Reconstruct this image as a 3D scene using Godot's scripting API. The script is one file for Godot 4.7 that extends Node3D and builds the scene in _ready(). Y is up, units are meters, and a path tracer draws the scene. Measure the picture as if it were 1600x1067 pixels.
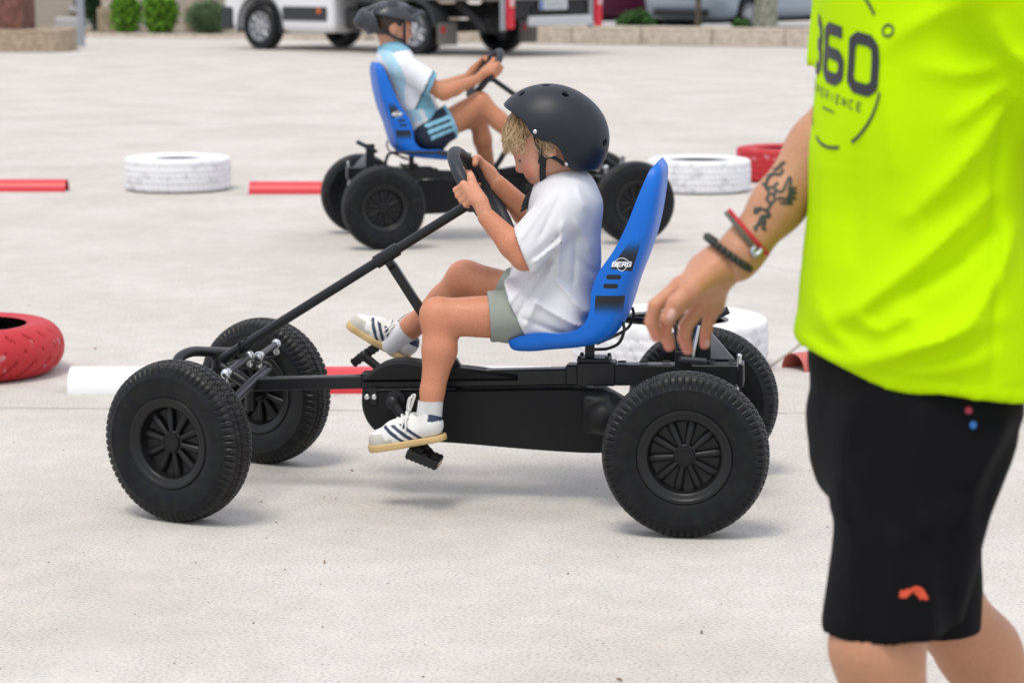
extends Node3D

# ---------------------------------------------------------------- mesh collector
class Geo:
	var v := PackedVector3Array()
	var n := PackedVector3Array()
	var c := PackedColorArray()
	var uv := PackedVector2Array()
	var ix := PackedInt32Array()
	var col := Color(1, 1, 1)

	func vert(p: Vector3, nn: Vector3, t: Vector2 = Vector2.ZERO) -> int:
		v.append(p)
		n.append(nn.normalized())
		c.append(col)
		uv.append(t)
		return v.size() - 1

	func tri(a: int, b: int, d: int) -> void:
		var g := (v[b] - v[a]).cross(v[d] - v[a])
		if g.dot(n[a] + n[b] + n[d]) > 0.0:
			ix.append(a); ix.append(d); ix.append(b)
		else:
			ix.append(a); ix.append(b); ix.append(d)

	func quad(a: int, b: int, d: int, e: int) -> void:
		tri(a, b, d)
		tri(a, d, e)

	func mesh() -> ArrayMesh:
		var m := ArrayMesh.new()
		if v.is_empty():
			return m
		var arr := []
		arr.resize(Mesh.ARRAY_MAX)
		arr[Mesh.ARRAY_VERTEX] = v
		arr[Mesh.ARRAY_NORMAL] = n
		arr[Mesh.ARRAY_COLOR] = c
		arr[Mesh.ARRAY_TEX_UV] = uv
		arr[Mesh.ARRAY_INDEX] = ix
		m.add_surface_from_arrays(Mesh.PRIMITIVE_TRIANGLES, arr)
		return m

	# box with chamfered, softly shaded edges
	func box(xf: Transform3D, size: Vector3, ch: float = 0.004) -> void:
		var e := size * 0.5
		ch = minf(ch, minf(e.x, minf(e.y, e.z)) * 0.9)
		var id := {}
		for ax in 3:
			for s in [-1, 1]:
				for p in [-1, 1]:
					for q in [-1, 1]:
						var k := [0, 0, 0]
						k[ax] = s
						k[(ax + 1) % 3] = p
						k[(ax + 2) % 3] = q
						var pos := Vector3(k[0] * e.x, k[1] * e.y, k[2] * e.z)
						var nn := Vector3.ZERO
						nn[ax] = s
						for b in 3:
							if b != ax:
								pos[b] -= k[b] * ch
						id[[ax, k[0], k[1], k[2]]] = vert(xf * pos, xf.basis * nn)
		for ax in 3:
			for s in [-1, 1]:
				var f := []
				for pq in [[-1, -1], [1, -1], [1, 1], [-1, 1]]:
					var k := [0, 0, 0]
					k[ax] = s
					k[(ax + 1) % 3] = pq[0]
					k[(ax + 2) % 3] = pq[1]
					f.append(id[[ax, k[0], k[1], k[2]]])
				quad(f[0], f[1], f[2], f[3])
		for ax in 3:
			var a1 := (ax + 1) % 3
			var a2 := (ax + 2) % 3
			for p in [-1, 1]:
				for q in [-1, 1]:
					var f := []
					for w in [[a1, -1], [a1, 1], [a2, 1], [a2, -1]]:
						var k := [0, 0, 0]
						k[ax] = w[1]
						k[a1] = p
						k[a2] = q
						f.append(id[[w[0], k[0], k[1], k[2]]])
					quad(f[0], f[1], f[2], f[3])
		for x in [-1, 1]:
			for y in [-1, 1]:
				for z in [-1, 1]:
					tri(id[[0, x, y, z]], id[[1, x, y, z]], id[[2, x, y, z]])

	func bar(a: Vector3, b: Vector3, w: float, hgt: float, ch: float = 0.004, up: Vector3 = Vector3.UP) -> void:
		var x := (b - a).normalized()
		var z := x.cross(up).normalized()
		var y := z.cross(x)
		box(Transform3D(Basis(x, y, z), (a + b) * 0.5), Vector3((b - a).length(), hgt, w), ch)

	# round tube along points; r is one radius or one per point; flat squeezes it along one frame axis
	func tube(path: Array, r: Variant, sides: int = 12, caps: bool = true, flat: float = 1.0, up: Vector3 = Vector3.ZERO) -> void:
		var m := path.size()
		var t0: Vector3 = (path[1] - path[0]).normalized()
		var nrm := up if up != Vector3.ZERO else (Vector3.UP if absf(t0.y) < 0.9 else Vector3.RIGHT)
		nrm = (nrm - t0 * nrm.dot(t0)).normalized()
		var rows := []
		for i in m:
			var a: Vector3 = path[maxi(i - 1, 0)]
			var b: Vector3 = path[mini(i + 1, m - 1)]
			var t := (b - a).normalized()
			nrm = (nrm - t * nrm.dot(t)).normalized()
			var bi := t.cross(nrm)
			var rr: float = r[i] if r is Array else r
			var row := []
			for s in sides:
				var an := TAU * s / sides
				var off := nrm * cos(an) * flat + bi * sin(an)
				var nn := nrm * cos(an) / flat + bi * sin(an)
				row.append(vert(path[i] + off * rr, nn, Vector2(float(s) / sides, float(i) / m)))
			rows.append(row)
		for i in m - 1:
			for s in sides:
				quad(rows[i][s], rows[i][(s + 1) % sides], rows[i + 1][(s + 1) % sides], rows[i + 1][s])
		if caps:
			for e in [0, m - 1]:
				var t2: Vector3 = (path[0] - path[1]).normalized() if e == 0 else (path[m - 1] - path[m - 2]).normalized()
				var mid := vert(path[e], t2)
				var ring := []
				for s in sides:
					ring.append(vert(v[rows[e][s]], t2))
				for s in sides:
					tri(mid, ring[s], ring[(s + 1) % sides])

	# profile points (radius, along axis) turned round the z axis of xf
	func lathe(prof: Array, seg: int, xf: Transform3D = Transform3D.IDENTITY, a0: float = 0.0, a1: float = TAU) -> void:
		var m := prof.size()
		var sn := []
		for i in m - 1:
			var d: Vector2 = prof[i + 1] - prof[i]
			sn.append(Vector2(d.y, -d.x).normalized())
		for i in m - 1:
			var na: Vector2 = sn[i]
			var nb: Vector2 = sn[i]
			if i > 0 and sn[i].dot(sn[i - 1]) > 0.75:
				na = (sn[i] + sn[i - 1]).normalized()
			if i < m - 2 and sn[i].dot(sn[i + 1]) > 0.75:
				nb = (sn[i] + sn[i + 1]).normalized()
			var pa := -1
			var pb := -1
			for s in seg + 1:
				var an := a0 + (a1 - a0) * s / seg
				var cs := cos(an)
				var si := sin(an)
				var p: Vector2 = prof[i]
				var q: Vector2 = prof[i + 1]
				var ia := vert(xf * Vector3(p.x * cs, p.x * si, p.y), xf.basis * Vector3(na.x * cs, na.x * si, na.y), Vector2(float(s) / seg, float(i) / m))
				var ib := vert(xf * Vector3(q.x * cs, q.x * si, q.y), xf.basis * Vector3(nb.x * cs, nb.x * si, nb.y), Vector2(float(s) / seg, float(i + 1) / m))
				if s > 0:
					quad(pa, ia, ib, pb)
				pa = ia
				pb = ib

	func ball(p: Vector3, r: Vector3, seg: int = 16, bas: Basis = Basis.IDENTITY) -> void:
		var rows := []
		for i in seg / 2 + 1:
			var th := PI * i / (seg / 2)
			var row := []
			for s in seg:
				var ph := TAU * s / seg
				var u := Vector3(sin(th) * cos(ph), cos(th), sin(th) * sin(ph))
				row.append(vert(p + bas * (u * r), bas * (u / r)))
			rows.append(row)
		for i in seg / 2:
			for s in seg:
				quad(rows[i][s], rows[i][(s + 1) % seg], rows[i + 1][(s + 1) % seg], rows[i + 1][s])

	# flat outline in the xy plane of xf, pushed from z0 to z1, edges bevelled
	func prism(poly: PackedVector2Array, z0: float, z1: float, xf: Transform3D = Transform3D.IDENTITY, bev: float = 0.003) -> void:
		var m := poly.size()
		var area := 0.0
		for i in m:
			area += poly[i].cross(poly[(i + 1) % m])
		var sg := 1.0 if area > 0.0 else -1.0
		var en := []
		for i in m:
			var d := (poly[(i + 1) % m] - poly[i]).normalized()
			en.append(Vector2(d.y, -d.x) * sg)
		var ins := PackedVector2Array()
		for i in m:
			var a: Vector2 = en[(i + m - 1) % m]
			var b: Vector2 = en[i]
			var mid := (a + b).normalized()
			ins.append(poly[i] - mid * bev / maxf(0.5, mid.dot(b)))
		var tris := Geometry2D.triangulate_polygon(ins)
		for f in [[z0, -1.0], [z1, 1.0]]:
			var ids := []
			for i in m:
				ids.append(vert(xf * Vector3(ins[i].x, ins[i].y, f[0]), xf.basis * Vector3(0, 0, f[1])))
			for i in tris.size() / 3:
				tri(ids[tris[i * 3]], ids[tris[i * 3 + 1]], ids[tris[i * 3 + 2]])
		for i in m:
			var j := (i + 1) % m
			var e: Vector2 = en[i]
			var ep: Vector2 = en[(i + m - 1) % m]
			var ex: Vector2 = en[j]
			var ni := (e + ep).normalized() if e.dot(ep) > 0.8 else e
			var nj := (e + ex).normalized() if e.dot(ex) > 0.8 else e
			var zz := [z0, z0 + bev, z1 - bev, z1]
			var prev := []
			for k in 4:
				var src: PackedVector2Array = ins if k == 0 or k == 3 else poly
				var tz := 0.0 if k == 1 or k == 2 else (-1.0 if k == 0 else 1.0)
				var a := vert(xf * Vector3(src[i].x, src[i].y, zz[k]), xf.basis * Vector3(ni.x, ni.y, tz))
				var b := vert(xf * Vector3(src[j].x, src[j].y, zz[k]), xf.basis * Vector3(nj.x, nj.y, tz))
				if k > 0:
					quad(prev[0], prev[1], b, a)
				prev = [a, b]

	# a grid of points (rows of equal length), normals smoothed over the grid
	func sheet(rows: Array, uvs: Array = [], flip: bool = false, loop: bool = false) -> void:
		var a := rows.size()
		var b: int = rows[0].size()
		var ids := []
		for i in a:
			var row := []
			for j in b:
				var pu: Vector3 = rows[mini(i + 1, a - 1)][j] - rows[maxi(i - 1, 0)][j]
				var j1 := (j + 1) % b if loop else mini(j + 1, b - 1)
				var j0 := (j + b - 1) % b if loop else maxi(j - 1, 0)
				var pv: Vector3 = rows[i][j1] - rows[i][j0]
				var nn := pu.cross(pv)
				if flip:
					nn = -nn
				row.append(vert(rows[i][j], nn, uvs[i][j] if uvs.size() else Vector2.ZERO))
			ids.append(row)
		for i in a - 1:
			for j in (b if loop else b - 1):
				var k := (j + 1) % b
				quad(ids[i][j], ids[i + 1][j], ids[i + 1][k], ids[i][k])


# ---------------------------------------------------------------- distance field, meshed as surface nets
class Sdf:
	var o: Vector3
	var h: float
	var nx: int
	var ny: int
	var nz: int
	var d := PackedFloat32Array()

	func _init(lo: Vector3, hi: Vector3, cell: float) -> void:
		o = lo
		h = cell
		nx = int(ceil((hi.x - lo.x) / h)) + 1
		ny = int(ceil((hi.y - lo.y) / h)) + 1
		nz = int(ceil((hi.z - lo.z) / h)) + 1
		d.resize(nx * ny * nz)
		d.fill(1.0)

	func span(lo: Vector3, hi: Vector3) -> Array:
		var a := (lo - o) / h
		var b := (hi - o) / h
		return [maxi(0, int(floor(a.x))), mini(nx - 1, int(ceil(b.x))), maxi(0, int(floor(a.y))), mini(ny - 1, int(ceil(b.y))), maxi(0, int(floor(a.z))), mini(nz - 1, int(ceil(b.z)))]

	# tapered capsule; fl < 1 makes it thinner along ax; sub carves
	func cap(a: Vector3, b: Vector3, ra: float, rb: float, k: float = 0.02, ax: Vector3 = Vector3.ZERO, fl: float = 1.0, sub: bool = false) -> void:
		var m := maxf(ra, rb) * maxf(1.0, fl) + k + 3.0 * h
		var mv := Vector3(m, m, m)
		var s := span(a.min(b) - mv, a.max(b) + mv)
		var ab := b - a
		var inv := 1.0 / maxf(ab.length_squared(), 1e-9)
		var g := 1.0 / fl - 1.0
		var rd := rb - ra
		var ik := 1.0 / maxf(k, 1e-5)
		for z in range(s[4], s[5] + 1):
			for y in range(s[2], s[3] + 1):
				var i: int = (z * ny + y) * nx + s[0]
				var q0 := Vector3(o.x + s[0] * h, o.y + y * h, o.z + z * h) - a
				for x in range(s[0], s[1] + 1):
					var t := clampf(q0.dot(ab) * inv, 0.0, 1.0)
					var q := q0 - ab * t
					if g != 0.0:
						q += ax * (q.dot(ax) * g)
					var e := q.length() - ra - rd * t
					var f := d[i]
					if sub:
						e = -e
						var hs := maxf(k - absf(f - e), 0.0) * ik
						d[i] = maxf(f, e) + hs * hs * k * 0.25
					else:
						var hh := maxf(k - absf(f - e), 0.0) * ik
						d[i] = minf(f, e) - hh * hh * k * 0.25
					q0.x += h
					i += 1

	func ell(p: Vector3, r: Vector3, k: float = 0.02, bas: Basis = Basis.IDENTITY, sub: bool = false) -> void:
		var m := maxf(r.x, maxf(r.y, r.z)) + k + 3.0 * h
		var mv := Vector3(m, m, m)
		var s := span(p - mv, p + mv)
		var ti := bas.inverse()
		var i1 := Vector3(1.0 / r.x, 1.0 / r.y, 1.0 / r.z)
		var ik := 1.0 / maxf(k, 1e-5)
		for z in range(s[4], s[5] + 1):
			for y in range(s[2], s[3] + 1):
				var i: int = (z * ny + y) * nx + s[0]
				for x in range(s[0], s[1] + 1):
					var q := (ti * (Vector3(o.x + x * h, o.y + y * h, o.z + z * h) - p)) * i1
					var k0 := q.length()
					var k1 := (q * i1).length()
					var e := k0 * (k0 - 1.0) / maxf(k1, 1e-4)
					var f := d[i]
					if sub:
						e = -e
						var hs := maxf(k - absf(f - e), 0.0) * ik
						d[i] = maxf(f, e) + hs * hs * k * 0.25
					else:
						var hh := maxf(k - absf(f - e), 0.0) * ik
						d[i] = minf(f, e) - hh * hh * k * 0.25
					i += 1

	func rbox(xf: Transform3D, half: Vector3, r: float, k: float = 0.02, sub: bool = false) -> void:
		var m := half.length() + k + 3.0 * h
		var mv := Vector3(m, m, m)
		var s := span(xf.origin - mv, xf.origin + mv)
		var ti := xf.affine_inverse()
		var ik := 1.0 / maxf(k, 1e-5)
		var hr := half - Vector3(r, r, r)
		for z in range(s[4], s[5] + 1):
			for y in range(s[2], s[3] + 1):
				var i: int = (z * ny + y) * nx + s[0]
				for x in range(s[0], s[1] + 1):
					var q := (ti * Vector3(o.x + x * h, o.y + y * h, o.z + z * h)).abs() - hr
					var e := q.max(Vector3.ZERO).length() + minf(maxf(q.x, maxf(q.y, q.z)), 0.0) - r
					var f := d[i]
					if sub:
						e = -e
						var hs := maxf(k - absf(f - e), 0.0) * ik
						d[i] = maxf(f, e) + hs * hs * k * 0.25
					else:
						var hh := maxf(k - absf(f - e), 0.0) * ik
						d[i] = minf(f, e) - hh * hh * k * 0.25
					i += 1

	# cut away everything on the side n points to, inside a ball round p
	func cut(p: Vector3, n: Vector3, reach: float = 9.0) -> void:
		n = n.normalized()
		var mv := Vector3(reach, reach, reach)
		var s := span(p - mv, p + mv)
		for z in range(s[4], s[5] + 1):
			for y in range(s[2], s[3] + 1):
				var i: int = (z * ny + y) * nx + s[0]
				for x in range(s[0], s[1] + 1):
					var q := Vector3(o.x + x * h, o.y + y * h, o.z + z * h) - p
					if q.length_squared() < reach * reach:
						d[i] = maxf(d[i], q.dot(n))
					i += 1

	# f(p) is added to the distance near the surface
	func warp(f: Callable, band: float) -> void:
		var i := 0
		for z in nz:
			for y in ny:
				for x in nx:
					if absf(d[i]) < band:
						d[i] += f.call(Vector3(o.x + x * h, o.y + y * h, o.z + z * h))
					i += 1

	# join another field that has the same grid
	func merge(b: Sdf, k: float) -> void:
		for i in d.size():
			var e := b.d[i]
			if e < 0.2:
				var f := d[i]
				var hh := maxf(k - absf(f - e), 0.0) / k
				d[i] = minf(f, e) - hh * hh * k * 0.25

	func at(p: Vector3) -> float:
		var q := (p - o) / h
		var x := clampi(int(floor(q.x)), 0, nx - 2)
		var y := clampi(int(floor(q.y)), 0, ny - 2)
		var z := clampi(int(floor(q.z)), 0, nz - 2)
		var t := q - Vector3(x, y, z)
		var i := (z * ny + y) * nx + x
		var j := i + nx * ny
		var a := lerpf(lerpf(d[i], d[i + 1], t.x), lerpf(d[i + nx], d[i + nx + 1], t.x), t.y)
		var b := lerpf(lerpf(d[j], d[j + 1], t.x), lerpf(d[j + nx], d[j + nx + 1], t.x), t.y)
		return lerpf(a, b, t.z)

	func grad(p: Vector3) -> Vector3:
		var e := h
		return Vector3(at(p + Vector3(e, 0, 0)) - at(p - Vector3(e, 0, 0)), at(p + Vector3(0, e, 0)) - at(p - Vector3(0, e, 0)), at(p + Vector3(0, 0, e)) - at(p - Vector3(0, 0, e))).normalized()

	func hit(p: Vector3, dir: Vector3, reach: float = 0.4) -> Vector3:
		var t := 0.0
		var st := h * 0.5
		while t < reach:
			if at(p + dir * t) < 0.0:
				break
			t += st
		var lo := t - st
		for i in 8:
			var mid := (lo + t) * 0.5
			if at(p + dir * mid) < 0.0:
				t = mid
			else:
				lo = mid
		return p + dir * t

	func net(g: Geo, col: Variant = null) -> void:
		var vi := PackedInt32Array()
		vi.resize(d.size())
		vi.fill(-1)
		var base := g.v.size()
		var sz := nx * ny
		var lim := h * 3.2
		var E := [[0, 1], [2, 3], [4, 5], [6, 7], [0, 2], [1, 3], [4, 6], [5, 7], [0, 4], [1, 5], [2, 6], [3, 7]]
		var cc := PackedFloat32Array()
		cc.resize(8)
		var pos := PackedVector3Array()
		var cells := PackedInt32Array()
		for z in nz - 1:
			for y in ny - 1:
				var i := (z * ny + y) * nx
				for x in nx - 1:
					var d0 := d[i]
					if d0 > lim or d0 < -lim:
						i += 1
						continue
					cc[0] = d0
					cc[1] = d[i + 1]
					cc[2] = d[i + nx]
					cc[3] = d[i + nx + 1]
					cc[4] = d[i + sz]
					cc[5] = d[i + sz + 1]
					cc[6] = d[i + sz + nx]
					cc[7] = d[i + sz + nx + 1]
					var inside := 0
					for k in 8:
						if cc[k] < 0.0:
							inside += 1
					if inside > 0 and inside < 8:
						var sum := Vector3.ZERO
						var cnt := 0
						for e in E:
							var a: int = e[0]
							var b: int = e[1]
							if (cc[a] < 0.0) != (cc[b] < 0.0):
								var t := cc[a] / (cc[a] - cc[b])
								var pa := Vector3(a & 1, (a >> 1) & 1, a >> 2)
								var pb := Vector3(b & 1, (b >> 1) & 1, b >> 2)
								sum += pa.lerp(pb, t)
								cnt += 1
						vi[i] = pos.size()
						pos.append(o + (Vector3(x, y, z) + sum / cnt) * h)
						cells.append(i)
					i += 1
		var nor := PackedVector3Array()
		nor.resize(pos.size())
		var quads := PackedInt32Array()
		for m in cells.size():
			var i := cells[m]
			var dd := d[i] < 0.0
			for ax in 3:
				var step := 1 if ax == 0 else (nx if ax == 1 else sz)
				var s1 := nx if ax == 0 else (sz if ax == 1 else 1)
				var s2 := sz if ax == 0 else (1 if ax == 1 else nx)
				if i - s1 - s2 < 0:
					continue
				if dd == (d[i + step] < 0.0):
					continue
				var q0 := vi[i - s1 - s2]
				var q1 := vi[i - s2]
				var q2 := vi[i]
				var q3 := vi[i - s1]
				if q0 < 0 or q1 < 0 or q3 < 0:
					continue
				var f := (pos[q2] - pos[q0]).cross(pos[q3] - pos[q1])
				if not dd:
					f = -f
				nor[q0] += f
				nor[q1] += f
				nor[q2] += f
				nor[q3] += f
				if dd:
					quads.append_array(PackedInt32Array([q0, q3, q2, q0, q2, q1]))
				else:
					quads.append_array(PackedInt32Array([q0, q1, q2, q0, q2, q3]))
		for m in pos.size():
			var nn := nor[m].normalized()
			g.v.append(pos[m])
			g.n.append(nn)
			g.uv.append(Vector2.ZERO)
			g.c.append(col.call(pos[m], nn) if col != null else g.col)
		for q in quads:
			g.ix.append(base + q)

	# flat print that follows the surface: a 2D stroke in the frame (origin, ex, ey), thrown along dir
	func print_stroke(g: Geo, org: Vector3, ex: Vector3, ey: Vector3, dir: Vector3, pts: Array, w: float, lift: float = 0.0015, closed: bool = false) -> void:
		var dense: Array[Vector2] = []
		var m := pts.size()
		for i in (m if closed else m - 1):
			var a: Vector2 = pts[i]
			var b: Vector2 = pts[(i + 1) % m]
			var k := maxi(1, int(ceil((b - a).length() / 0.004)))
			for j in k:
				dense.append(a.lerp(b, float(j) / k))
		if closed:
			dense.append(dense[0])
		else:
			dense.append(pts[m - 1])
		var prev := []
		for i in dense.size():
			var a := dense[maxi(i - 1, 0)]
			var b := dense[mini(i + 1, dense.size() - 1)]
			if closed and (i == 0 or i == dense.size() - 1):
				a = dense[dense.size() - 2]
				b = dense[1]
			var t := (b - a).normalized()
			var s := Vector2(-t.y, t.x) * w * 0.5
			var row := []
			for q in [dense[i] - s, dense[i], dense[i] + s]:
				var p := hit(org + ex * q.x + ey * q.y - dir * 0.2, dir)
				if absf(at(p)) > h:
					row.clear()
					break
				var nn := grad(p)
				row.append(g.vert(p + nn * lift, nn))
			if row.size() == 3 and prev.size() == 3:
				g.quad(prev[0], prev[1], row[1], row[0])
				g.quad(prev[1], prev[2], row[2], row[1])
			prev = row


# ---------------------------------------------------------------- nodes, labels, materials
var taken := {}

func numbered(called: String) -> String:
	if not taken.has(called):
		taken[called] = 0
		return called
	taken[called] += 1
	return "%s_%03d" % [called, taken[called]]

func thing(called: String, label: String, category: String, xf: Transform3D = Transform3D.IDENTITY, group: String = "") -> Node3D:
	var t := Node3D.new()
	t.name = numbered(called)
	t.transform = xf
	t.set_meta("label", label)
	t.set_meta("category", category)
	if group != "":
		t.set_meta("group", group)
	add_child(t)
	return t

func part(called: String, parent: Node3D, g: Variant, m: Material, xf: Transform3D = Transform3D.IDENTITY) -> MeshInstance3D:
	var i := MeshInstance3D.new()
	i.name = called
	i.mesh = g.mesh() if g is Geo else g
	i.material_override = m
	i.transform = xf
	parent.add_child(i, true)
	return i

func sub_node(called: String, parent: Node3D, xf: Transform3D = Transform3D.IDENTITY) -> Node3D:
	var t := Node3D.new()
	t.name = called
	t.transform = xf
	parent.add_child(t, true)
	return t

func struct(called: String, g: Variant, m: Material, xf: Transform3D = Transform3D.IDENTITY) -> MeshInstance3D:
	var i := part(called, self, g, m, xf)
	i.set_meta("kind", "structure")
	return i

func lin(r: float, g: float, b: float) -> Color:
	return Color(r, g, b).linear_to_srgb()

func mat(c: Color, rough: float = 0.6, metal: float = 0.0, spec: float = 0.5) -> StandardMaterial3D:
	var m := StandardMaterial3D.new()
	m.albedo_color = c
	m.roughness = rough
	m.metallic = metal
	m.metallic_specular = spec
	return m

func mat_v(rough: float = 0.6) -> StandardMaterial3D:
	var m := mat(Color.WHITE, rough)
	m.vertex_color_use_as_albedo = true
	return m

func noise_tex(sz: int, freq: float, oct: int, sd: int, lo: Color, hi: Color, normal: bool = false, bump: float = 4.0) -> NoiseTexture2D:
	var nz := FastNoiseLite.new()
	nz.noise_type = FastNoiseLite.TYPE_SIMPLEX_SMOOTH
	nz.seed = sd
	nz.frequency = freq
	nz.fractal_octaves = oct
	var t := NoiseTexture2D.new()
	t.width = sz
	t.height = sz
	t.seamless = true
	t.noise = nz
	if normal:
		t.as_normal_map = true
		t.bump_strength = bump
	else:
		var gr := Gradient.new()
		gr.colors = PackedColorArray([lo, hi])
		gr.offsets = PackedFloat32Array([0.2, 0.8])
		t.color_ramp = gr
	return t

func weave(m: StandardMaterial3D, scale: float, depth: float, tex: Texture2D) -> StandardMaterial3D:
	m.uv1_triplanar = true
	m.uv1_scale = Vector3(scale, scale, scale)
	m.heightmap_enabled = true
	m.heightmap_texture = tex
	m.heightmap_scale = depth
	return m

func fillet(pts: Array, r: float, n: int = 6) -> Array:
	var out := [pts[0]]
	for i in range(1, pts.size() - 1):
		var p: Vector3 = pts[i]
		var a: Vector3 = (pts[i - 1] - p)
		var b: Vector3 = (pts[i + 1] - p)
		var k := minf(r, minf(a.length(), b.length()) * 0.48)
		var s := p + a.normalized() * k
		var e := p + b.normalized() * k
		for j in n + 1:
			var t := float(j) / n
			out.append(s.lerp(p, t).lerp(p.lerp(e, t), t))
	out.append(pts[pts.size() - 1])
	return out

func smooth_curve(pts: Array, per: int = 6) -> Array:
	var out := []
	var m := pts.size()
	for i in m - 1:
		var p0 = pts[maxi(i - 1, 0)]
		var p1 = pts[i]
		var p2 = pts[i + 1]
		var p3 = pts[mini(i + 2, m - 1)]
		for j in per:
			out.append(p1.cubic_interpolate(p2, p0, p3, float(j) / per))
	out.append(pts[m - 1])
	return out

func turned(pos: Vector3, deg: float) -> Transform3D:
	return Transform3D(Basis(Vector3.UP, deg_to_rad(deg)), pos)

func moved(x: float, y: float, z: float) -> Transform3D:
	return Transform3D(Basis.IDENTITY, Vector3(x, y, z))

# ---------------------------------------------------------------- shared materials
var M := {}
var cache := {}

func make_materials() -> void:
	M.powder = mat(lin(0.009, 0.0095, 0.011), 0.36, 0.0, 0.42)
	M.plastic = mat(lin(0.007, 0.0073, 0.008), 0.4, 0.0, 0.42)
	M.guard = mat(lin(0.0065, 0.0065, 0.0075), 0.55, 0.0, 0.36)
	M.rubber = mat(lin(0.010, 0.011, 0.0135), 0.44, 0.0, 0.36)
	M.rubber.uv1_triplanar = true
	M.rubber.uv1_scale = Vector3(3, 3, 3)
	M.rubber.albedo_texture = noise_tex(512, 0.02, 5, 5, Color(0.82, 0.81, 0.8), Color(1, 1, 1))
	M.rubber.roughness_texture = noise_tex(512, 0.013, 4, 6, Color(0.75, 0.75, 0.75), Color(1, 1, 1))
	M.tyre = M.rubber.duplicate()
	M.tyre.albedo_color = Color.WHITE
	M.tyre.vertex_color_use_as_albedo = true
	M.grip = mat(lin(0.020, 0.023, 0.030), 0.5, 0.0, 0.42)
	M.zinc = mat(lin(0.62, 0.63, 0.64), 0.28, 1.0)
	M.steel = mat(lin(0.45, 0.46, 0.48), 0.35, 1.0)
	M.amber = mat(lin(0.75, 0.28, 0.01), 0.2)
	M.skin = mat_v(0.52)
	M.skin.uv1_triplanar = true
	M.skin.uv1_scale = Vector3(7, 7, 7)
	M.skin.albedo_texture = noise_tex(512, 0.035, 5, 71, Color(0.93, 0.90, 0.89), Color(1, 1, 1))
	M.skin.heightmap_enabled = true
	M.skin.heightmap_texture = noise_tex(512, 0.09, 3, 72, Color.BLACK, Color.WHITE)
	M.skin.heightmap_scale = 0.006
	M.skin.subsurf_scatter_enabled = true
	M.skin.subsurf_scatter_strength = 0.12
	var cloth := noise_tex(512, 0.06, 3, 11, Color.BLACK, Color.WHITE)
	M.white_cloth = weave(mat(lin(0.645, 0.648, 0.668), 0.85), 14.0, 0.018, cloth)
	M.sage = weave(mat(lin(0.27, 0.295, 0.262), 0.88), 14.0, 0.03, cloth)
	M.dyed = weave(mat_v(0.82), 10.0, 0.03, cloth)
	M.neon = weave(mat(lin(0.455, 0.725, 0.0), 0.8, 0.0, 0.2), 12.0, 0.02, cloth)
	M.black_cloth = weave(mat(lin(0.0042, 0.0043, 0.0055), 0.8, 0.0, 0.24), 13.0, 0.03, cloth)
	M.shoe = mat_v(0.55)
	M.sock = weave(mat(lin(0.78, 0.78, 0.78), 0.9), 30.0, 0.1, cloth)
	M.gum = mat(lin(0.56, 0.39, 0.17), 0.5)
	M.lace = mat(lin(0.7, 0.69, 0.67), 0.8)
	M.helmet = mat(lin(0.0085, 0.011, 0.017), 0.47, 0.0, 0.45)
	M.foam = mat(lin(0.01, 0.01, 0.01), 0.9)
	M.strap = mat(lin(0.008, 0.009, 0.012), 0.7)
	M.hair = mat_v(0.45)
	M.print_black = mat(lin(0.012, 0.014, 0.02), 0.5)


# ---------------------------------------------------------------- wheel: pneumatic tyre with blocks, plastic rim with turbine spokes
const TYRE_R := 0.205

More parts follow.
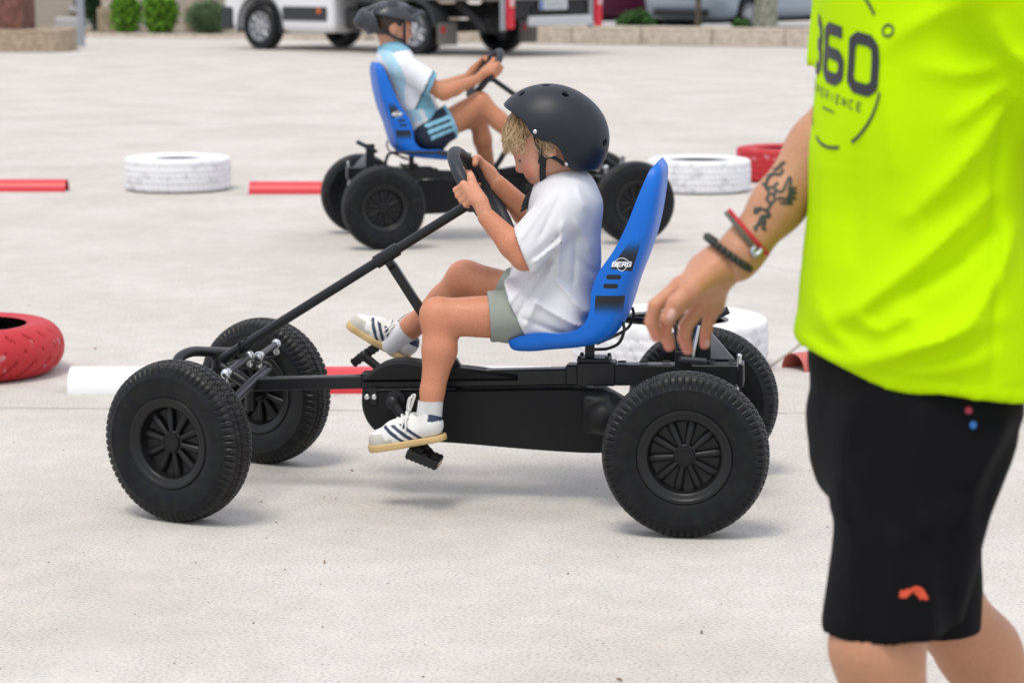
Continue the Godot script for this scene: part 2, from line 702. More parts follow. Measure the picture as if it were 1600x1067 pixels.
func tyre_mesh() -> ArrayMesh:
	if cache.has("tyre"):
		return cache.tyre
	var prof: Array[Vector2] = []
	var half: Array[Vector2] = [Vector2(0.110, 0.036), Vector2(0.1135, 0.043), Vector2(0.118, 0.0465), Vector2(0.128, 0.0500), Vector2(0.140, 0.0525), Vector2(0.152, 0.0535), Vector2(0.164, 0.0530), Vector2(0.1655, 0.0540), Vector2(0.168, 0.0540), Vector2(0.1695, 0.0522), Vector2(0.178, 0.0500), Vector2(0.184, 0.0478), Vector2(0.1895, 0.0452), Vector2(0.194, 0.0420), Vector2(0.1975, 0.0380)]
	for p in half:
		prof.append(Vector2(p.x, -p.y))
	var k := 28
	for i in range(1, k):
		var z := -0.038 + 0.076 * i / k
		prof.append(Vector2(TYRE_R - 5.2 * z * z, z))
	half.reverse()
	prof.append_array(half)
	var seg := 560
	var per := 70.0
	var rows := []
	for s in seg:
		var a := TAU * s / seg
		var u := a / TAU * per
		var row := []
		for p in prof:
			var r := p.x
			var z := p.y
			var az := absf(z)
			if r > 0.172:
				var side := 0.5 if z > 0.0 else 0.0
				var f := fposmod(u + side, 1.0)
				var zig := 0.0035 * (1.0 if fposmod(u * 2.0 + side, 1.0) < 0.5 else -1.0)
				var groove := 0.0
				if absf(az - 0.012 - zig * 0.6) < 0.0022 or absf(az - 0.027 + zig * 0.5) < 0.002:
					groove = 0.0048
				if az > 0.027 and f < 0.24:
					groove = 0.0036
				elif az <= 0.027 and az > 0.013 and fposmod(u + side + 0.35, 1.0) < 0.17:
					groove = 0.005
				elif az <= 0.013 and fposmod(u * 1.0 + 0.1, 1.0) < 0.14:
					groove = 0.0045
				groove *= smoothstep(0.172, 0.185, r)
				var dirv := Vector2(1.0, 0.0) if az < 0.036 else Vector2(0.75, 0.65 * signf(z))
				r -= groove * dirv.x
				z -= groove * dirv.y
			row.append(Vector3(r * cos(a), r * sin(a), z))
		rows.append(row)
	rows.append(rows[0])
	var g := Geo.new()
	g.sheet(rows)
	# grey road dust sits on the blocks and in patches on the walls
	var dn := FastNoiseLite.new()
	dn.seed = 15
	dn.frequency = 22.0
	dn.fractal_octaves = 3
	for i in g.v.size():
		var p := g.v[i]
		var rr := Vector2(p.x, p.y).length()
		var w := clampf(0.5 + 1.2 * dn.get_noise_3dv(p), 0.0, 1.0)
		var dust := 0.75 * w + 0.25 if rr > 0.193 and absf(p.z) < 0.043 else (0.28 * w * w if rr > 0.15 else 0.12 * w * w)
		g.c[i] = Color(0.0065, 0.0073, 0.0095).lerp(Color(0.026, 0.025, 0.025), dust)
	cache.tyre = g.mesh()
	return cache.tyre

func rim_mesh() -> ArrayMesh:
	if cache.has("rim"):
		return cache.rim
	var g := Geo.new()
	for s in [1.0, -1.0]:
		var flip := Transform3D(Basis(Vector3.UP, 0.0 if s > 0.0 else PI), Vector3.ZERO)
		g.lathe([Vector2(0.1125, 0.030), Vector2(0.1155, 0.040), Vector2(0.1165, 0.0455), Vector2(0.1145, 0.0485), Vector2(0.110, 0.0490), Vector2(0.1060, 0.0475), Vector2(0.1045, 0.0455), Vector2(0.0990, 0.0440), Vector2(0.0925, 0.0415), Vector2(0.0900, 0.0385), Vector2(0.0885, 0.032), Vector2(0.0870, 0.020), Vector2(0.083, 0.0135), Vector2(0.070, 0.0115), Vector2(0.024, 0.013)], 72, flip)
		for i in 10:
			var a := TAU * (i + 0.5 * (0.0 if s > 0.0 else 1.0)) / 10.0
			var rd := Vector3(cos(a), sin(a), 0)
			var pth := []
			var rr := []
			for j in 9:
				var t := j / 8.0
				pth.append(flip * (rd * lerpf(0.016, 0.0865, t) + Vector3(0, 0, lerpf(0.0205, 0.0135, t * t))))
				rr.append(lerpf(0.0052, 0.0130, pow(t, 0.85)) * (1.0 if j < 8 else 0.8))
			g.tube(pth, rr, 10)
		g.lathe([Vector2(0.031, 0.010), Vector2(0.029, 0.024), Vector2(0.0265, 0.0265), Vector2(0.0225, 0.027)], 36, flip)
	cache.rim = g.mesh()
	return cache.rim

func hubcap_mesh() -> ArrayMesh:
	if cache.has("hubcap"):
		return cache.hubcap
	var g := Geo.new()
	for s in [0.0, PI]:
		g.lathe([Vector2(0.0255, 0.020), Vector2(0.0250, 0.0320), Vector2(0.0235, 0.0342), Vector2(0.0190, 0.0350), Vector2(0.0185, 0.0338), Vector2(0.0001, 0.0338)], 32, Transform3D(Basis(Vector3.UP, s), Vector3.ZERO))
	cache.hubcap = g.mesh()
	return cache.hubcap

func valve_mesh() -> ArrayMesh:
	if cache.has("valve"):
		return cache.valve
	var g := Geo.new()
	g.tube([Vector3(0.088, 0, 0.006), Vector3(0.086, 0, 0.03)], 0.0032, 10)
	cache.valve = g.mesh()
	return cache.valve

func add_wheel(kart: Node3D, pos: Vector3, steer: float, spin: float) -> void:
	var w := sub_node("wheel", kart, Transform3D(Basis(Vector3.UP, deg_to_rad(steer)) * Basis(Vector3.BACK, spin), pos))
	part("tyre", w, tyre_mesh(), M.tyre)
	part("rim", w, rim_mesh(), M.plastic)
	part("hub_cap", w, hubcap_mesh(), M.guard)
	part("valve", w, valve_mesh(), M.rubber)


# ---------------------------------------------------------------- seat: moulded bucket with printed sides
const SX0 := 0.03
const SX1 := 0.31
const SY0 := 0.46
const SY1 := 0.74

func seat_print() -> ImageTexture:
	var N := 480
	var im := Image.create(N * 2, N, false, Image.FORMAT_RGB8)
	var blue := lin(0.0, 0.128, 0.56)
	var dark := lin(0.014, 0.016, 0.022)
	im.fill(blue)
	var px := (SX1 - SX0) / N
	var letters := [
		[[Vector2(0, 0), Vector2(0, 1), Vector2(0.62, 1), Vector2(0.78, 0.88), Vector2(0.78, 0.66), Vector2(0.6, 0.52), Vector2(0.05, 0.52)], [Vector2(0.6, 0.52), Vector2(0.8, 0.38), Vector2(0.8, 0.14), Vector2(0.62, 0), Vector2(0, 0)]],
		[[Vector2(0.75, 1), Vector2(0, 1), Vector2(0, 0), Vector2(0.75, 0)], [Vector2(0, 0.5), Vector2(0.65, 0.5)]],
		[[Vector2(0, 0), Vector2(0, 1), Vector2(0.62, 1), Vector2(0.8, 0.86), Vector2(0.8, 0.62), Vector2(0.62, 0.46), Vector2(0, 0.46)], [Vector2(0.42, 0.46), Vector2(0.82, 0)]],
		[[Vector2(0.8, 0.85), Vector2(0.65, 1), Vector2(0.16, 1), Vector2(0, 0.85), Vector2(0, 0.15), Vector2(0.16, 0), Vector2(0.8, 0), Vector2(0.8, 0.46), Vector2(0.45, 0.46)]]]
	var strokes := []
	for li in 4:
		for s in letters[li]:
			var q := []
			for p in s:
				q.append(Vector2((li - 2.0) * 0.0122 + 0.0016 + p.x * 0.0108 + (p.y - 0.5) * 0.003, (p.y - 0.5) * 0.0105))
			strokes.append([q, 0.00155])
	for ya in [[0.0058, 0.0145, 1.0], [-0.0062, -0.0165, -1.0]]:
		var q := []
		for j in 13:
			var t := j / 6.0 - 1.0
			q.append(Vector2(t * (0.0165 if ya[2] > 0.0 else 0.0125), lerpf(ya[1], ya[0], t * t) + (0.0012 if ya[2] > 0.0 else 0.0)))
		strokes.append([q, 0.0008])
	for half in 2:
		for j in N:
			var y := SY1 - (j + 0.5) * px
			for i in N:
				# x: how far forward on the kart; on the left side of the kart forward runs to the left
				var x := SX1 - (i + 0.5) * px if half == 0 else SX0 + (i + 0.5) * px
				var k := 0.0
				# upper band, crisp at its foot and dissolving upwards
				var lo := 0.622 + (x - 0.154) * 0.12
				var fr := 0.205 - (y - 0.631) * 0.68
				var bk := 0.152 - (y - 0.625) * 0.30
				if y > lo and x < fr and x > bk and y < 0.705:
					k = 1.0 - smoothstep(0.655, 0.705, y)
				# lower band, crisp at its top and dissolving downwards
				if y < 0.561 and y > 0.5 and x < 0.243 + (0.56 - y) * 0.06 and x > 0.170 + (0.56 - y) * 0.13:
					k = maxf(k, smoothstep(0.508, 0.548, y))
				# the two slots
				for s in [[0.198, 0.608], [0.205, 0.585]]:
					var ddx := maxf(absf(x - s[0]) - 0.0125, 0.0)
					if Vector2(ddx, y - s[1]).length() < 0.0062:
						k = 1.0
				var c := blue.lerp(dark, k)
				if absf(x - 0.178) < 0.032 and absf(y - 0.640) < 0.022:
					var p := Vector2((0.178 - x) if half == 0 else (x - 0.178), y - 0.640)
					for st in strokes:
						var q: Array = st[0]
						for a in q.size() - 1:
							var cp := Geometry2D.get_closest_point_to_segment(p, q[a], q[a + 1])
							if cp.distance_to(p) < st[1]:
								c = Color(0.93, 0.94, 0.95)
				if k > 0.0 or c.r > 0.5:
					im.set_pixel(i + half * N, j, c)
	return ImageTexture.create_from_image(im)

func build_seat(kart: Node3D, back: float) -> void:
	if not cache.has("seat"):
		# outer line (underside and back) and wing edge, from the front lip to the top
		var oc: Array = smooth_curve([Vector2(0.468, 0.424), Vector2(0.455, 0.408), Vector2(0.41, 0.407), Vector2(0.36, 0.413), Vector2(0.29, 0.421), Vector2(0.238, 0.432), Vector2(0.205, 0.448), Vector2(0.183, 0.475), Vector2(0.166, 0.52), Vector2(0.148, 0.58), Vector2(0.118, 0.66), Vector2(0.098, 0.73), Vector2(0.086, 0.80), Vector2(0.081, 0.85), Vector2(0.083, 0.873), Vector2(0.092, 0.886)], 5)
		var ic: Array = smooth_curve([Vector2(0.470, 0.430), Vector2(0.463, 0.440), Vector2(0.425, 0.455), Vector2(0.385, 0.463), Vector2(0.33, 0.463), Vector2(0.293, 0.472), Vector2(0.268, 0.494), Vector2(0.256, 0.525), Vector2(0.250, 0.568), Vector2(0.236, 0.615), Vector2(0.200, 0.672), Vector2(0.171, 0.73), Vector2(0.144, 0.80), Vector2(0.124, 0.85), Vector2(0.112, 0.874), Vector2(0.098, 0.888)], 5)
		var wc: Array = smooth_curve([Vector2(0.12, 0), Vector2(0.145, 0), Vector2(0.165, 0), Vector2(0.172, 0), Vector2(0.176, 0), Vector2(0.177, 0), Vector2(0.176, 0), Vector2(0.174, 0), Vector2(0.171, 0), Vector2(0.167, 0), Vector2(0.158, 0), Vector2(0.148, 0), Vector2(0.137, 0), Vector2(0.123, 0), Vector2(0.108, 0), Vector2(0.088, 0)], 5)
		var nt := 34
		var mid := []   # centre surface
		for i in oc.size():
			var row := []
			for j in nt + 1:
				var t := 2.0 * j / nt - 1.0
				var ph := absf(t) * PI * 0.5
				# squarish cup
				var zz: float = signf(t) * wc[i].x * pow(sin(ph), 0.40)
				var bb := pow(maxf(cos(ph), 0.0), 0.42)
				var floor_lift := 0.012 * bb
				var p: Vector2 = ic[i].lerp(oc[i], bb)
				row.append(Vector3(p.x, p.y, zz))
			mid.append(row)
		var outer := []
		var inner := []
		var a := mid.size()
		for i in a:
			var ro := []
			var ri := []
			for j in nt + 1:
				var i0 := clampi(i, 3, a - 5)
				var pu: Vector3 = mid[i0 + 1][j] - mid[i0 - 1][j]
				var pv: Vector3 = mid[i0][mini(j + 1, nt)] - mid[i0][maxi(j - 1, 0)]
				var nn := pu.cross(pv).normalized()
				# the cup opens towards +x and up
				if nn.dot(Vector3(0.35, 0.85, 0).lerp(Vector3(0.95, 0.25, 0), clampf(i / 30.0 - 0.6, 0.0, 1.0)) - Vector3(0, 0, mid[i][j].z * 4.0)) < 0.0:
					nn = -nn
				ro.append(mid[i][j] - nn * 0.001)
				ri.append(mid[i][j] + nn * 0.009)
			outer.append(ro)
			inner.append(ri)
		var g := Geo.new()
		var blank := Vector2(0.004, 0.996)
		for blk in [[0, 11, 0], [11, 23, -1], [23, 34, 1]]:
			var rows := []
			var uvs := []
			for i in a:
				var r := []
				var u := []
				for j in range(blk[0], blk[1] + 1):
					r.append(outer[i][j])
					var p: Vector3 = outer[i][j]
					var tx := clampf((SX1 - p.x) / (SX1 - SX0), 0.002, 0.998)
					var ty := clampf((SY1 - p.y) / (SY1 - SY0), 0.002, 0.998)
					if blk[2] == -1:
						u.append(blank)
					elif blk[2] == 0:
						u.append(Vector2(tx * 0.5, ty))
					else:
						u.append(Vector2(1.0 - tx * 0.5, ty))
				rows.append(r)
				uvs.append(u)
			g.sheet(rows, uvs)
		var bl := []
		for i in a:
			var u := []
			for j in nt + 1:
				u.append(blank)
			bl.append(u)
		g.sheet(inner, bl, true)
		# rolled rim joining both skins
		var loop_o := []
		var loop_i := []
		for i in a:
			loop_o.append(outer[i][0]); loop_i.append(inner[i][0])
		for j in range(1, nt + 1):
			loop_o.append(outer[a - 1][j]); loop_i.append(inner[a - 1][j])
		for i in range(a - 2, -1, -1):
			loop_o.append(outer[i][nt]); loop_i.append(inner[i][nt])
		for j in range(nt - 1, 0, -1):
			loop_o.append(outer[0][j]); loop_i.append(inner[0][j])
		var rim := []
		var ru := []
		for i in loop_o.size():
			var po: Vector3 = loop_o[i]
			var pi: Vector3 = loop_i[i]
			var cen := (po + pi) * 0.5
			var out_d := (cen - Vector3(0.24, 0.56, 0.0))
			var across := (pi - po).normalized()
			out_d = (out_d - across * out_d.dot(across)).normalized()
			var w := po.distance_to(pi) * 0.5
			var row := []
			var ur := []
			for k in 7:
				var an := PI * k / 6.0
				row.append(cen - across * cos(an) * w + out_d * sin(an) * w * 0.8)
				ur.append(blank)
			rim.append(row)
			ru.append(ur)
		rim.append(rim[0])
		ru.append(ru[0])
		g.sheet(rim, ru)
		cache.seat = g.mesh()
		var m := mat(Color.WHITE, 0.42, 0.0, 0.42)
		m.albedo_texture = seat_print()
		cache.seat_mat = m
	part("seat", kart, cache.seat, cache.seat_mat, moved(-back, 0, 0))
	# chromed wire bracket behind the back
	var g2 := Geo.new()
	for s in [-1.0, 1.0]:
		g2 = Geo.new()
		g2.tube(fillet([Vector3(0.176, 0.490, 0.135 * s), Vector3(0.172, 0.470, 0.140 * s), Vector3(0.183, 0.436, 0.140 * s), Vector3(0.215, 0.418, 0.12 * s), Vector3(0.26, 0.405, 0.05 * s)], 0.03), 0.0042, 8)
		part("seat_bracket", kart, g2, M.powder, moved(-back, 0, 0))


# ---------------------------------------------------------------- the kart (forward is +x, its right-hand side +z)
func build_kart(label: String, xf: Transform3D, steer: float, wheel_c: Vector3, turn: float, back: float) -> Node3D:
	var k := thing("pedal_kart", label, "pedal kart", xf, "pedal karts")
	# main beam in three telescoping pieces
	var g := Geo.new()
	g.bar(Vector3(1.17, 0.286, 0), Vector3(0.865, 0.300, 0), 0.036, 0.034, 0.004)
	part("front_beam", k, g, M.powder)
	g = Geo.new()
	g.bar(Vector3(0.875, 0.3035, 0), Vector3(0.325, 0.3265, 0), 0.046, 0.044, 0.005)
	part("middle_beam", k, g, M.powder)
	g = Geo.new()
	g.bar(Vector3(0.335, 0.3315, 0), Vector3(-0.125, 0.3425, 0), 0.056, 0.054, 0.005)
	g.bar(Vector3(0.305, 0.336, 0), Vector3(0.205, 0.338, 0), 0.066, 0.062, 0.004)
	part("rear_beam", k, g, M.powder)
	for i in 6:
		var x := 0.19 - i * 0.057
		var hg := Geo.new()
		hg.box(Transform3D(Basis(Vector3.BACK, -0.024), Vector3(x, 0.3647 - 0.024 * (x - 0.19) + 0.0025, 0)), Vector3(0.022, 0.003, 0.02), 0.001)
		part("slot_cover", k, hg, M.foam)
	# chain case
	g = Geo.new()
	var poly := PackedVector2Array()
	for p in smooth_curve([Vector2(0.868, 0.285), Vector2(0.868, 0.235), Vector2(0.850, 0.192), Vector2(0.812, 0.162), Vector2(0.75, 0.153), Vector2(0.60, 0.147), Vector2(0.42, 0.136), Vector2(0.28, 0.131), Vector2(0.215, 0.134)], 5):
		poly.append(p)
	for p in [Vector2(0.175, 0.15), Vector2(0.165, 0.20), Vector2(0.185, 0.27), Vector2(0.235, 0.297), Vector2(0.33, 0.30), Vector2(0.6, 0.289)]:
		poly.append(p)
	g.prism(poly, -0.04, 0.04, Transform3D.IDENTITY, 0.005)
	var case := part("chain_case", k, g, M.guard)
	g = Geo.new()
	poly = PackedVector2Array()
	for p in smooth_curve([Vector2(0.868, 0.315), Vector2(0.845, 0.332), Vector2(0.815, 0.352), Vector2(0.775, 0.3625), Vector2(0.73, 0.360), Vector2(0.66, 0.350), Vector2(0.56, 0.341), Vector2(0.46, 0.330)], 5):
		poly.append(p)
	poly.append(Vector2(0.46, 0.316))
	poly.append(Vector2(0.868, 0.302))
	g.prism(poly, -0.036, 0.036, Transform3D.IDENTITY, 0.008)
	part("chain_cover", case, g, M.guard)
	for s in [-1.0, 1.0]:
		for x in [0.853, 0.834]:
			g = Geo.new()
			g.lathe([Vector2(0.0001, 0.0), Vector2(0.0068, 0.0), Vector2(0.0078, 0.002), Vector2(0.0078, 0.009), Vector2(0.006, 0.011), Vector2(0.0001, 0.011)], 6, Transform3D(Basis(Vector3.UP, 0.0 if s > 0.0 else PI), Vector3(x, 0.267, 0.040 * s)))
			part("bolt", case, g, M.zinc)
	g = Geo.new()
	for s in [-1.0, 1.0]:
		g.bar(Vector3(0.86, 0.283, 0.032 * s), Vector3(0.62, 0.292, 0.032 * s), 0.022, 0.006, 0.002)
		g.bar(Vector3(0.838, 0.29, 0.042 * s), Vector3(0.838, 0.245, 0.042 * s), 0.004, 0.02, 0.001, Vector3.RIGHT)
	part("case_bracket", case, g, M.powder)
	# bottom bracket, cranks, pedals
	var bb := Vector3(0.776, 0.262, 0)
	g = Geo.new()
	g.lathe([Vector2(0.0001, -0.10), Vector2(0.012, -0.10), Vector2(0.012, -0.062), Vector2(0.026, -0.060), Vector2(0.026, 0.060), Vector2(0.012, 0.062), Vector2(0.012, 0.10), Vector2(0.0001, 0.10)], 24, Transform3D(Basis.IDENTITY, bb))
	part("crank_axle", k, g, M.powder)
	var ends := [[-1.0, Vector3(0.680, 0.138, -0.175)], [1.0, Vector3(0.893, 0.348, 0.175)]]
	for e in ends:
		var s: float = e[0]
		var pe: Vector3 = e[1]
		var a := Vector3(bb.x, bb.y, 0.095 * s)
		var b := Vector3(pe.x, pe.y, 0.118 * s)
		g = Geo.new()
		g.tube([a, a.lerp(b, 0.5) + Vector3(0, 0, 0.004 * s), b], [0.0145, 0.011, 0.0125], 12, true, 0.7, Vector3(0, 0, 1))
		g.ball(a, Vector3(0.0185, 0.0185, 0.014))
		g.ball(b, Vector3(0.0145, 0.0145, 0.010))
		part("crank", k, g, M.powder)
		var tilt := -0.20 if s < 0.0 else -0.62
		if s < 0.0:
			tilt = 0.36
		var px := Transform3D(Basis(Vector3.BACK, tilt), pe)
		g = Geo.new()
		g.lathe([Vector2(0.0001, -0.046), Vector2(0.010, -0.046), Vector2(0.012, -0.03), Vector2(0.009, 0.0), Vector2(0.012, 0.03), Vector2(0.008, 0.055), Vector2(0.0001, 0.055)], 14, px)
		for zz in [-0.042, 0.042]:
			g.box(px * moved(0, 0, zz), Vector3(0.086, 0.022, 0.009), 0.003)
			for t in 7:
				g.box(px * moved(-0.036 + t * 0.012, 0.0112, zz), Vector3(0.005, 0.003, 0.008), 0.001)
				g.box(px * moved(-0.036 + t * 0.012, -0.0112, zz), Vector3(0.005, 0.003, 0.008), 0.001)
		for xx in [-0.039, 0.039]:
			g.box(px * moved(xx, 0.008, 0), Vector3(0.009, 0.005, 0.08), 0.0015)
			g.box(px * moved(xx, -0.008, 0), Vector3(0.009, 0.005, 0.08), 0.0015)
		g.box(px * moved(0, 0, 0.0), Vector3(0.07, 0.006, 0.02), 0.002)
		var ped := part("pedal", k, g, M.plastic)
		for xx in [-0.040, 0.040]:
			g = Geo.new()
			g.box(px * moved(xx, 0, 0), Vector3(0.006, 0.011, 0.05), 0.001)
			part("reflector", ped, g, M.amber)
	# steering column, strut, wheel
	var foot := Vector3(1.262, 0.344, 0)
	var cd := (wheel_c - foot).normalized()
	g = Geo.new()
	g.tube([foot, wheel_c - cd * 0.045], 0.0128, 16)
	var col := part("steering_column", k, g, M.powder)
	var sl := foot.lerp(wheel_c, 0.645)
	g = Geo.new()
	g.tube([sl - cd * 0.036, sl - cd * 0.034, sl + cd * 0.034, sl + cd * 0.036], [0.015, 0.0178, 0.0178, 0.015], 18)
	g.bar(sl + Vector3(-0.004, -0.012, 0), sl + Vector3(-0.020, -0.034, 0), 0.026, 0.022, 0.003)
	part("sleeve", col, g, M.powder)
	g = Geo.new()
	g.bar(sl + Vector3(-0.012, -0.022, 0), Vector3(0.617, 0.335, 0), 0.026, 0.024, 0.004)
	part("column_strut", k, g, M.powder)
	var ay := (Vector3.UP - cd * cd.y).normalized()
	var wx := Transform3D(Basis(Vector3(0, 0, -1) * 1.0, ay, cd).orthonormalized(), wheel_c) 
	wx.basis = Basis(ay.cross(cd), ay, cd) * Basis(Vector3.BACK, turn)
	var sw := sub_node("steering_wheel", k, wx)
	g = Geo.new()
	var ring := []
	var rad := []
	for i in 73:
		var an := TAU * i / 72
		ring.append(Vector3(cos(an), sin(an), 0) * 0.133)
		rad.append(0.0168 + 0.0008 * (1.0 if cos(an * 24.0) > 0.3 and sin(an) < -0.2 else 0.0))
	g.tube(ring, rad, 16, false, 0.92)
	part("grip_ring", sw, g, M.grip)
	g = Geo.new()
	for an in [deg_to_rad(8), deg_to_rad(172), deg_to_rad(270)]:
		var dv := Vector3(cos(an), sin(an), 0)
		g.tube([dv * 0.02 + Vector3(0, 0, -0.022), dv * 0.075 + Vector3(0, 0, -0.014), dv * 0.128], [0.020, 0.015, 0.013], 12, true, 0.4, Vector3(0, 0, 1))
	part("spoke", sw, g, M.plastic)
	g = Geo.new()
	g.lathe([Vector2(0.018, -0.05), Vector2(0.028, -0.034), Vector2(0.047, -0.030), Vector2(0.050, -0.022), Vector2(0.046, -0.012), Vector2(0.03, -0.008), Vector2(0.0001, -0.007)], 28)
	g.box(moved(0, -0.012, -0.012), Vector3(0.07, 0.05, 0.022), 0.008)
	part("hub_pad", sw, g, M.grip)
	# front axle: looped tubes, uprights, track rods
	g = Geo.new()
	g.tube(fillet([Vector3(1.175, 0.268, -0.265), Vector3(1.165, 0.292, -0.06), Vector3(1.155, 0.310, 0.16), Vector3(1.26, 0.318, 0.12), Vector3(1.275, 0.316, -0.02), Vector3(1.268, 0.300, -0.12)], 0.05, 8), 0.0135, 14)
	g.tube(fillet([Vector3(1.25, 0.225, -0.30), Vector3(1.335, 0.372, -0.17), Vector3(1.315, 0.385, -0.09), Vector3(1.255, 0.352, 0.10), Vector3(1.275, 0.340, 0.20), Vector3(1.25, 0.225, 0.30)], 0.06, 8), 0.0135, 14)
	g.tube([Vector3(1.17, 0.285, -0.02), Vector3(1.26, 0.335, 0.0)], 0.016, 12)
	part("front_axle", k, g, M.powder)
	for s in [-1.0, 1.0]:
		g = Geo.new()
		g.tube([Vector3(1.25, 0.16, 0.30 * s), Vector3(1.25, 0.30, 0.295 * s)], 0.016, 14)
		g.tube([Vector3(1.25, TYRE_R, 0.295 * s), Vector3(1.25, TYRE_R, 0.295 * s) + Basis(Vector3.UP, deg_to_rad(steer)) * Vector3(0, 0, 0.10 * s)], 0.0125, 12)
		g.bar(Vector3(1.25, 0.305, 0.295 * s), Vector3(1.165, 0.322, 0.215 * s), 0.024, 0.008, 0.002)
		part("kingpin", k, g, M.powder)
	for e in [[Vector3(1.19, 0.346, -0.205), Vector3(1.174, 0.3635, -0.012)], [Vector3(1.157, 0.3565, 0.02), Vector3(1.152, 0.362, 0.205)]]:
		var a: Vector3 = e[0]
		var b: Vector3 = e[1]
		g = Geo.new()
		g.tube([a, b], 0.0088, 14)
		var rod := part("track_rod", k, g, M.powder)
		var dd := (b - a).normalized()
		for q in [a, b]:
			g = Geo.new()
			g.ball(q, Vector3(0.0125, 0.0135, 0.0125), 18)
			var iw := dd if q == a else -dd
			g.tube([q + iw * 0.008, q + iw * 0.022], 0.0098, 12)
			g.tube([q, q + Vector3(0, -0.03, 0)], 0.0055, 10)
			g.lathe([Vector2(0.0001, 0.0), Vector2(0.009, 0.0), Vector2(0.009, 0.008), Vector2(0.0001, 0.008)], 6, Transform3D(Basis(Vector3.RIGHT, PI / 2), q + Vector3(0, -0.018, 0)))
			part("ball_joint", rod, g, M.zinc)
	g = Geo.new()
	g.bar(Vector3(1.20, 0.352, 0.0), Vector3(1.145, 0.342, 0.0), 0.03, 0.006, 0.002)
	part("steering_arm", k, g, M.powder)
	g = Geo.new()
	g.tube([Vector3(1.262, 0.30, 0), Vector3(1.262, 0.352, 0)], 0.018, 14)
	part("column_foot", k, g, M.powder)
	g = Geo.new()
	g.tube(smooth_curve([Vector3(1.17, 0.41, 0.02), Vector3(1.196, 0.405, -0.01), Vector3(1.205, 0.375, -0.01), Vector3(1.196, 0.345, 0.0), Vector3(1.15, 0.32, 0.1), Vector3(1.14, 0.25, 0.22)], 6), 0.0028, 8)
	part("cable", k, g, M.foam)
	# rear axle, gear hub, stand and levers
	g = Geo.new()
	g.tube([Vector3(0, TYRE_R, -0.40), Vector3(0, TYRE_R, 0.40)], 0.0125, 14)
	g.tube([Vector3(0, TYRE_R, -0.30), Vector3(0, TYRE_R, 0.30)], 0.021, 18)
	part("rear_axle", k, g, M.powder)
	g = Geo.new()
	g.box(moved(0.0, 0.262, 0.0), Vector3(0.10, 0.115, 0.052), 0.006)
	g.box(moved(0.0, 0.262, -0.16), Vector3(0.055, 0.115, 0.006), 0.002)
	g.box(moved(0.0, 0.262, 0.16), Vector3(0.055, 0.115, 0.006), 0.002)
	g.box(moved(0.0, 0.305, 0.0), Vector3(0.05, 0.03, 0.33), 0.004)
	part("axle_carrier", k, g, M.powder)
	var sd := Sdf.new(Vector3(0.12, 0.14, -0.23), Vector3(0.34, 0.35, 0.03), 0.006)
	sd.cap(Vector3(0.225, 0.245, -0.14), Vector3(0.225, 0.245, -0.045), 0.042, 0.05, 0.01)
	sd.rbox(moved(0.245, 0.25, -0.11), Vector3(0.035, 0.05, 0.03), 0.012, 0.015)
	g = Geo.new()
	sd.net(g)
	part("gear_hub", k, g, M.guard)
	g = Geo.new()
	g.bar(Vector3(0.274, 0.30, 0), Vector3(0.274, 0.262, 0), 0.018, 0.018, 0.002, Vector3.RIGHT)
	part("clamp_bolt", k, g, M.steel)
	g = Geo.new()
	g.box(moved(0.030, 0.376, -0.030), Vector3(0.044, 0.052, 0.006), 0.002)
	part("lever_plate", k, g, M.powder)
	g = Geo.new()
	g.box(moved(0.030, 0.376, 0.030), Vector3(0.044, 0.052, 0.006), 0.002)
	part("lever_plate", k, g, M.powder)
	g = Geo.new()
	g.box(moved(-0.012, 0.425, 0.045), Vector3(0.045, 0.125, 0.008), 0.002)
	part("lever_stand", k, g, M.powder)
	g = Geo.new()
	g.prism(PackedVector2Array([Vector2(-0.035, 0.372), Vector2(-0.035, 0.445), Vector2(-0.098, 0.372)]), 0.043, 0.047, Transform3D.IDENTITY, 0.001)
	part("gusset", k, g, M.steel)
	g = Geo.new()
	g.tube([Vector3(0.035, 0.383, -0.04), Vector3(0.032, 0.383, -0.03)], 0.008, 12)
	g.tube([Vector3(0.035, 0.383, -0.045), Vector3(-0.03, 0.380, -0.05)], 0.0085, 12)
	part("adjuster_pin", k, g, M.grip)
	g = Geo.new()
	g.tube([Vector3(0.012, 0.37, 0.03), Vector3(-0.005, 0.46, 0.04)], 0.006, 10)
	part("lever_rod", k, g, M.zinc)
	g = Geo.new()
	g.tube([Vector3(0.022, 0.448, 0.05), Vector3(-0.030, 0.474, 0.05)], 0.0085, 12)
	g.tube([Vector3(-0.020, 0.469, 0.05), Vector3(-0.080, 0.500, 0.05)], 0.0105, 14)
	part("lever_handle", k, g, M.grip)
	g = Geo.new()
	g.tube(fillet([Vector3(0.05, 0.38, 0.10), Vector3(0.062, 0.452, 0.15), Vector3(0.30, 0.452, 0.21), Vector3(0.46, 0.435, 0.215)], 0.03), 0.0078, 12)
	var hb := part("hand_brake", k, g, M.powder)
	g = Geo.new()
	g.tube([Vector3(0.30, 0.452, 0.21), Vector3(0.31, 0.451, 0.21), Vector3(0.455, 0.436, 0.215), Vector3(0.465, 0.435, 0.215)], [0.010, 0.013, 0.013, 0.010], 14)
	part("brake_grip", hb, g, M.grip)
	g = Geo.new()
	g.tube([Vector3(-0.110, 0.355, -0.022), Vector3(-0.113, 0.392, -0.022)], 0.0062, 12)
	g.ball(Vector3(-0.113, 0.392, -0.022), Vector3(0.007, 0.006, 0.007), 12)
	part("hitch_pin", k, g, M.zinc)
	g = Geo.new()
	g.tube([Vector3(-0.108, 0.26, -0.022), Vector3(-0.108, 0.318, -0.022)], 0.005, 10)
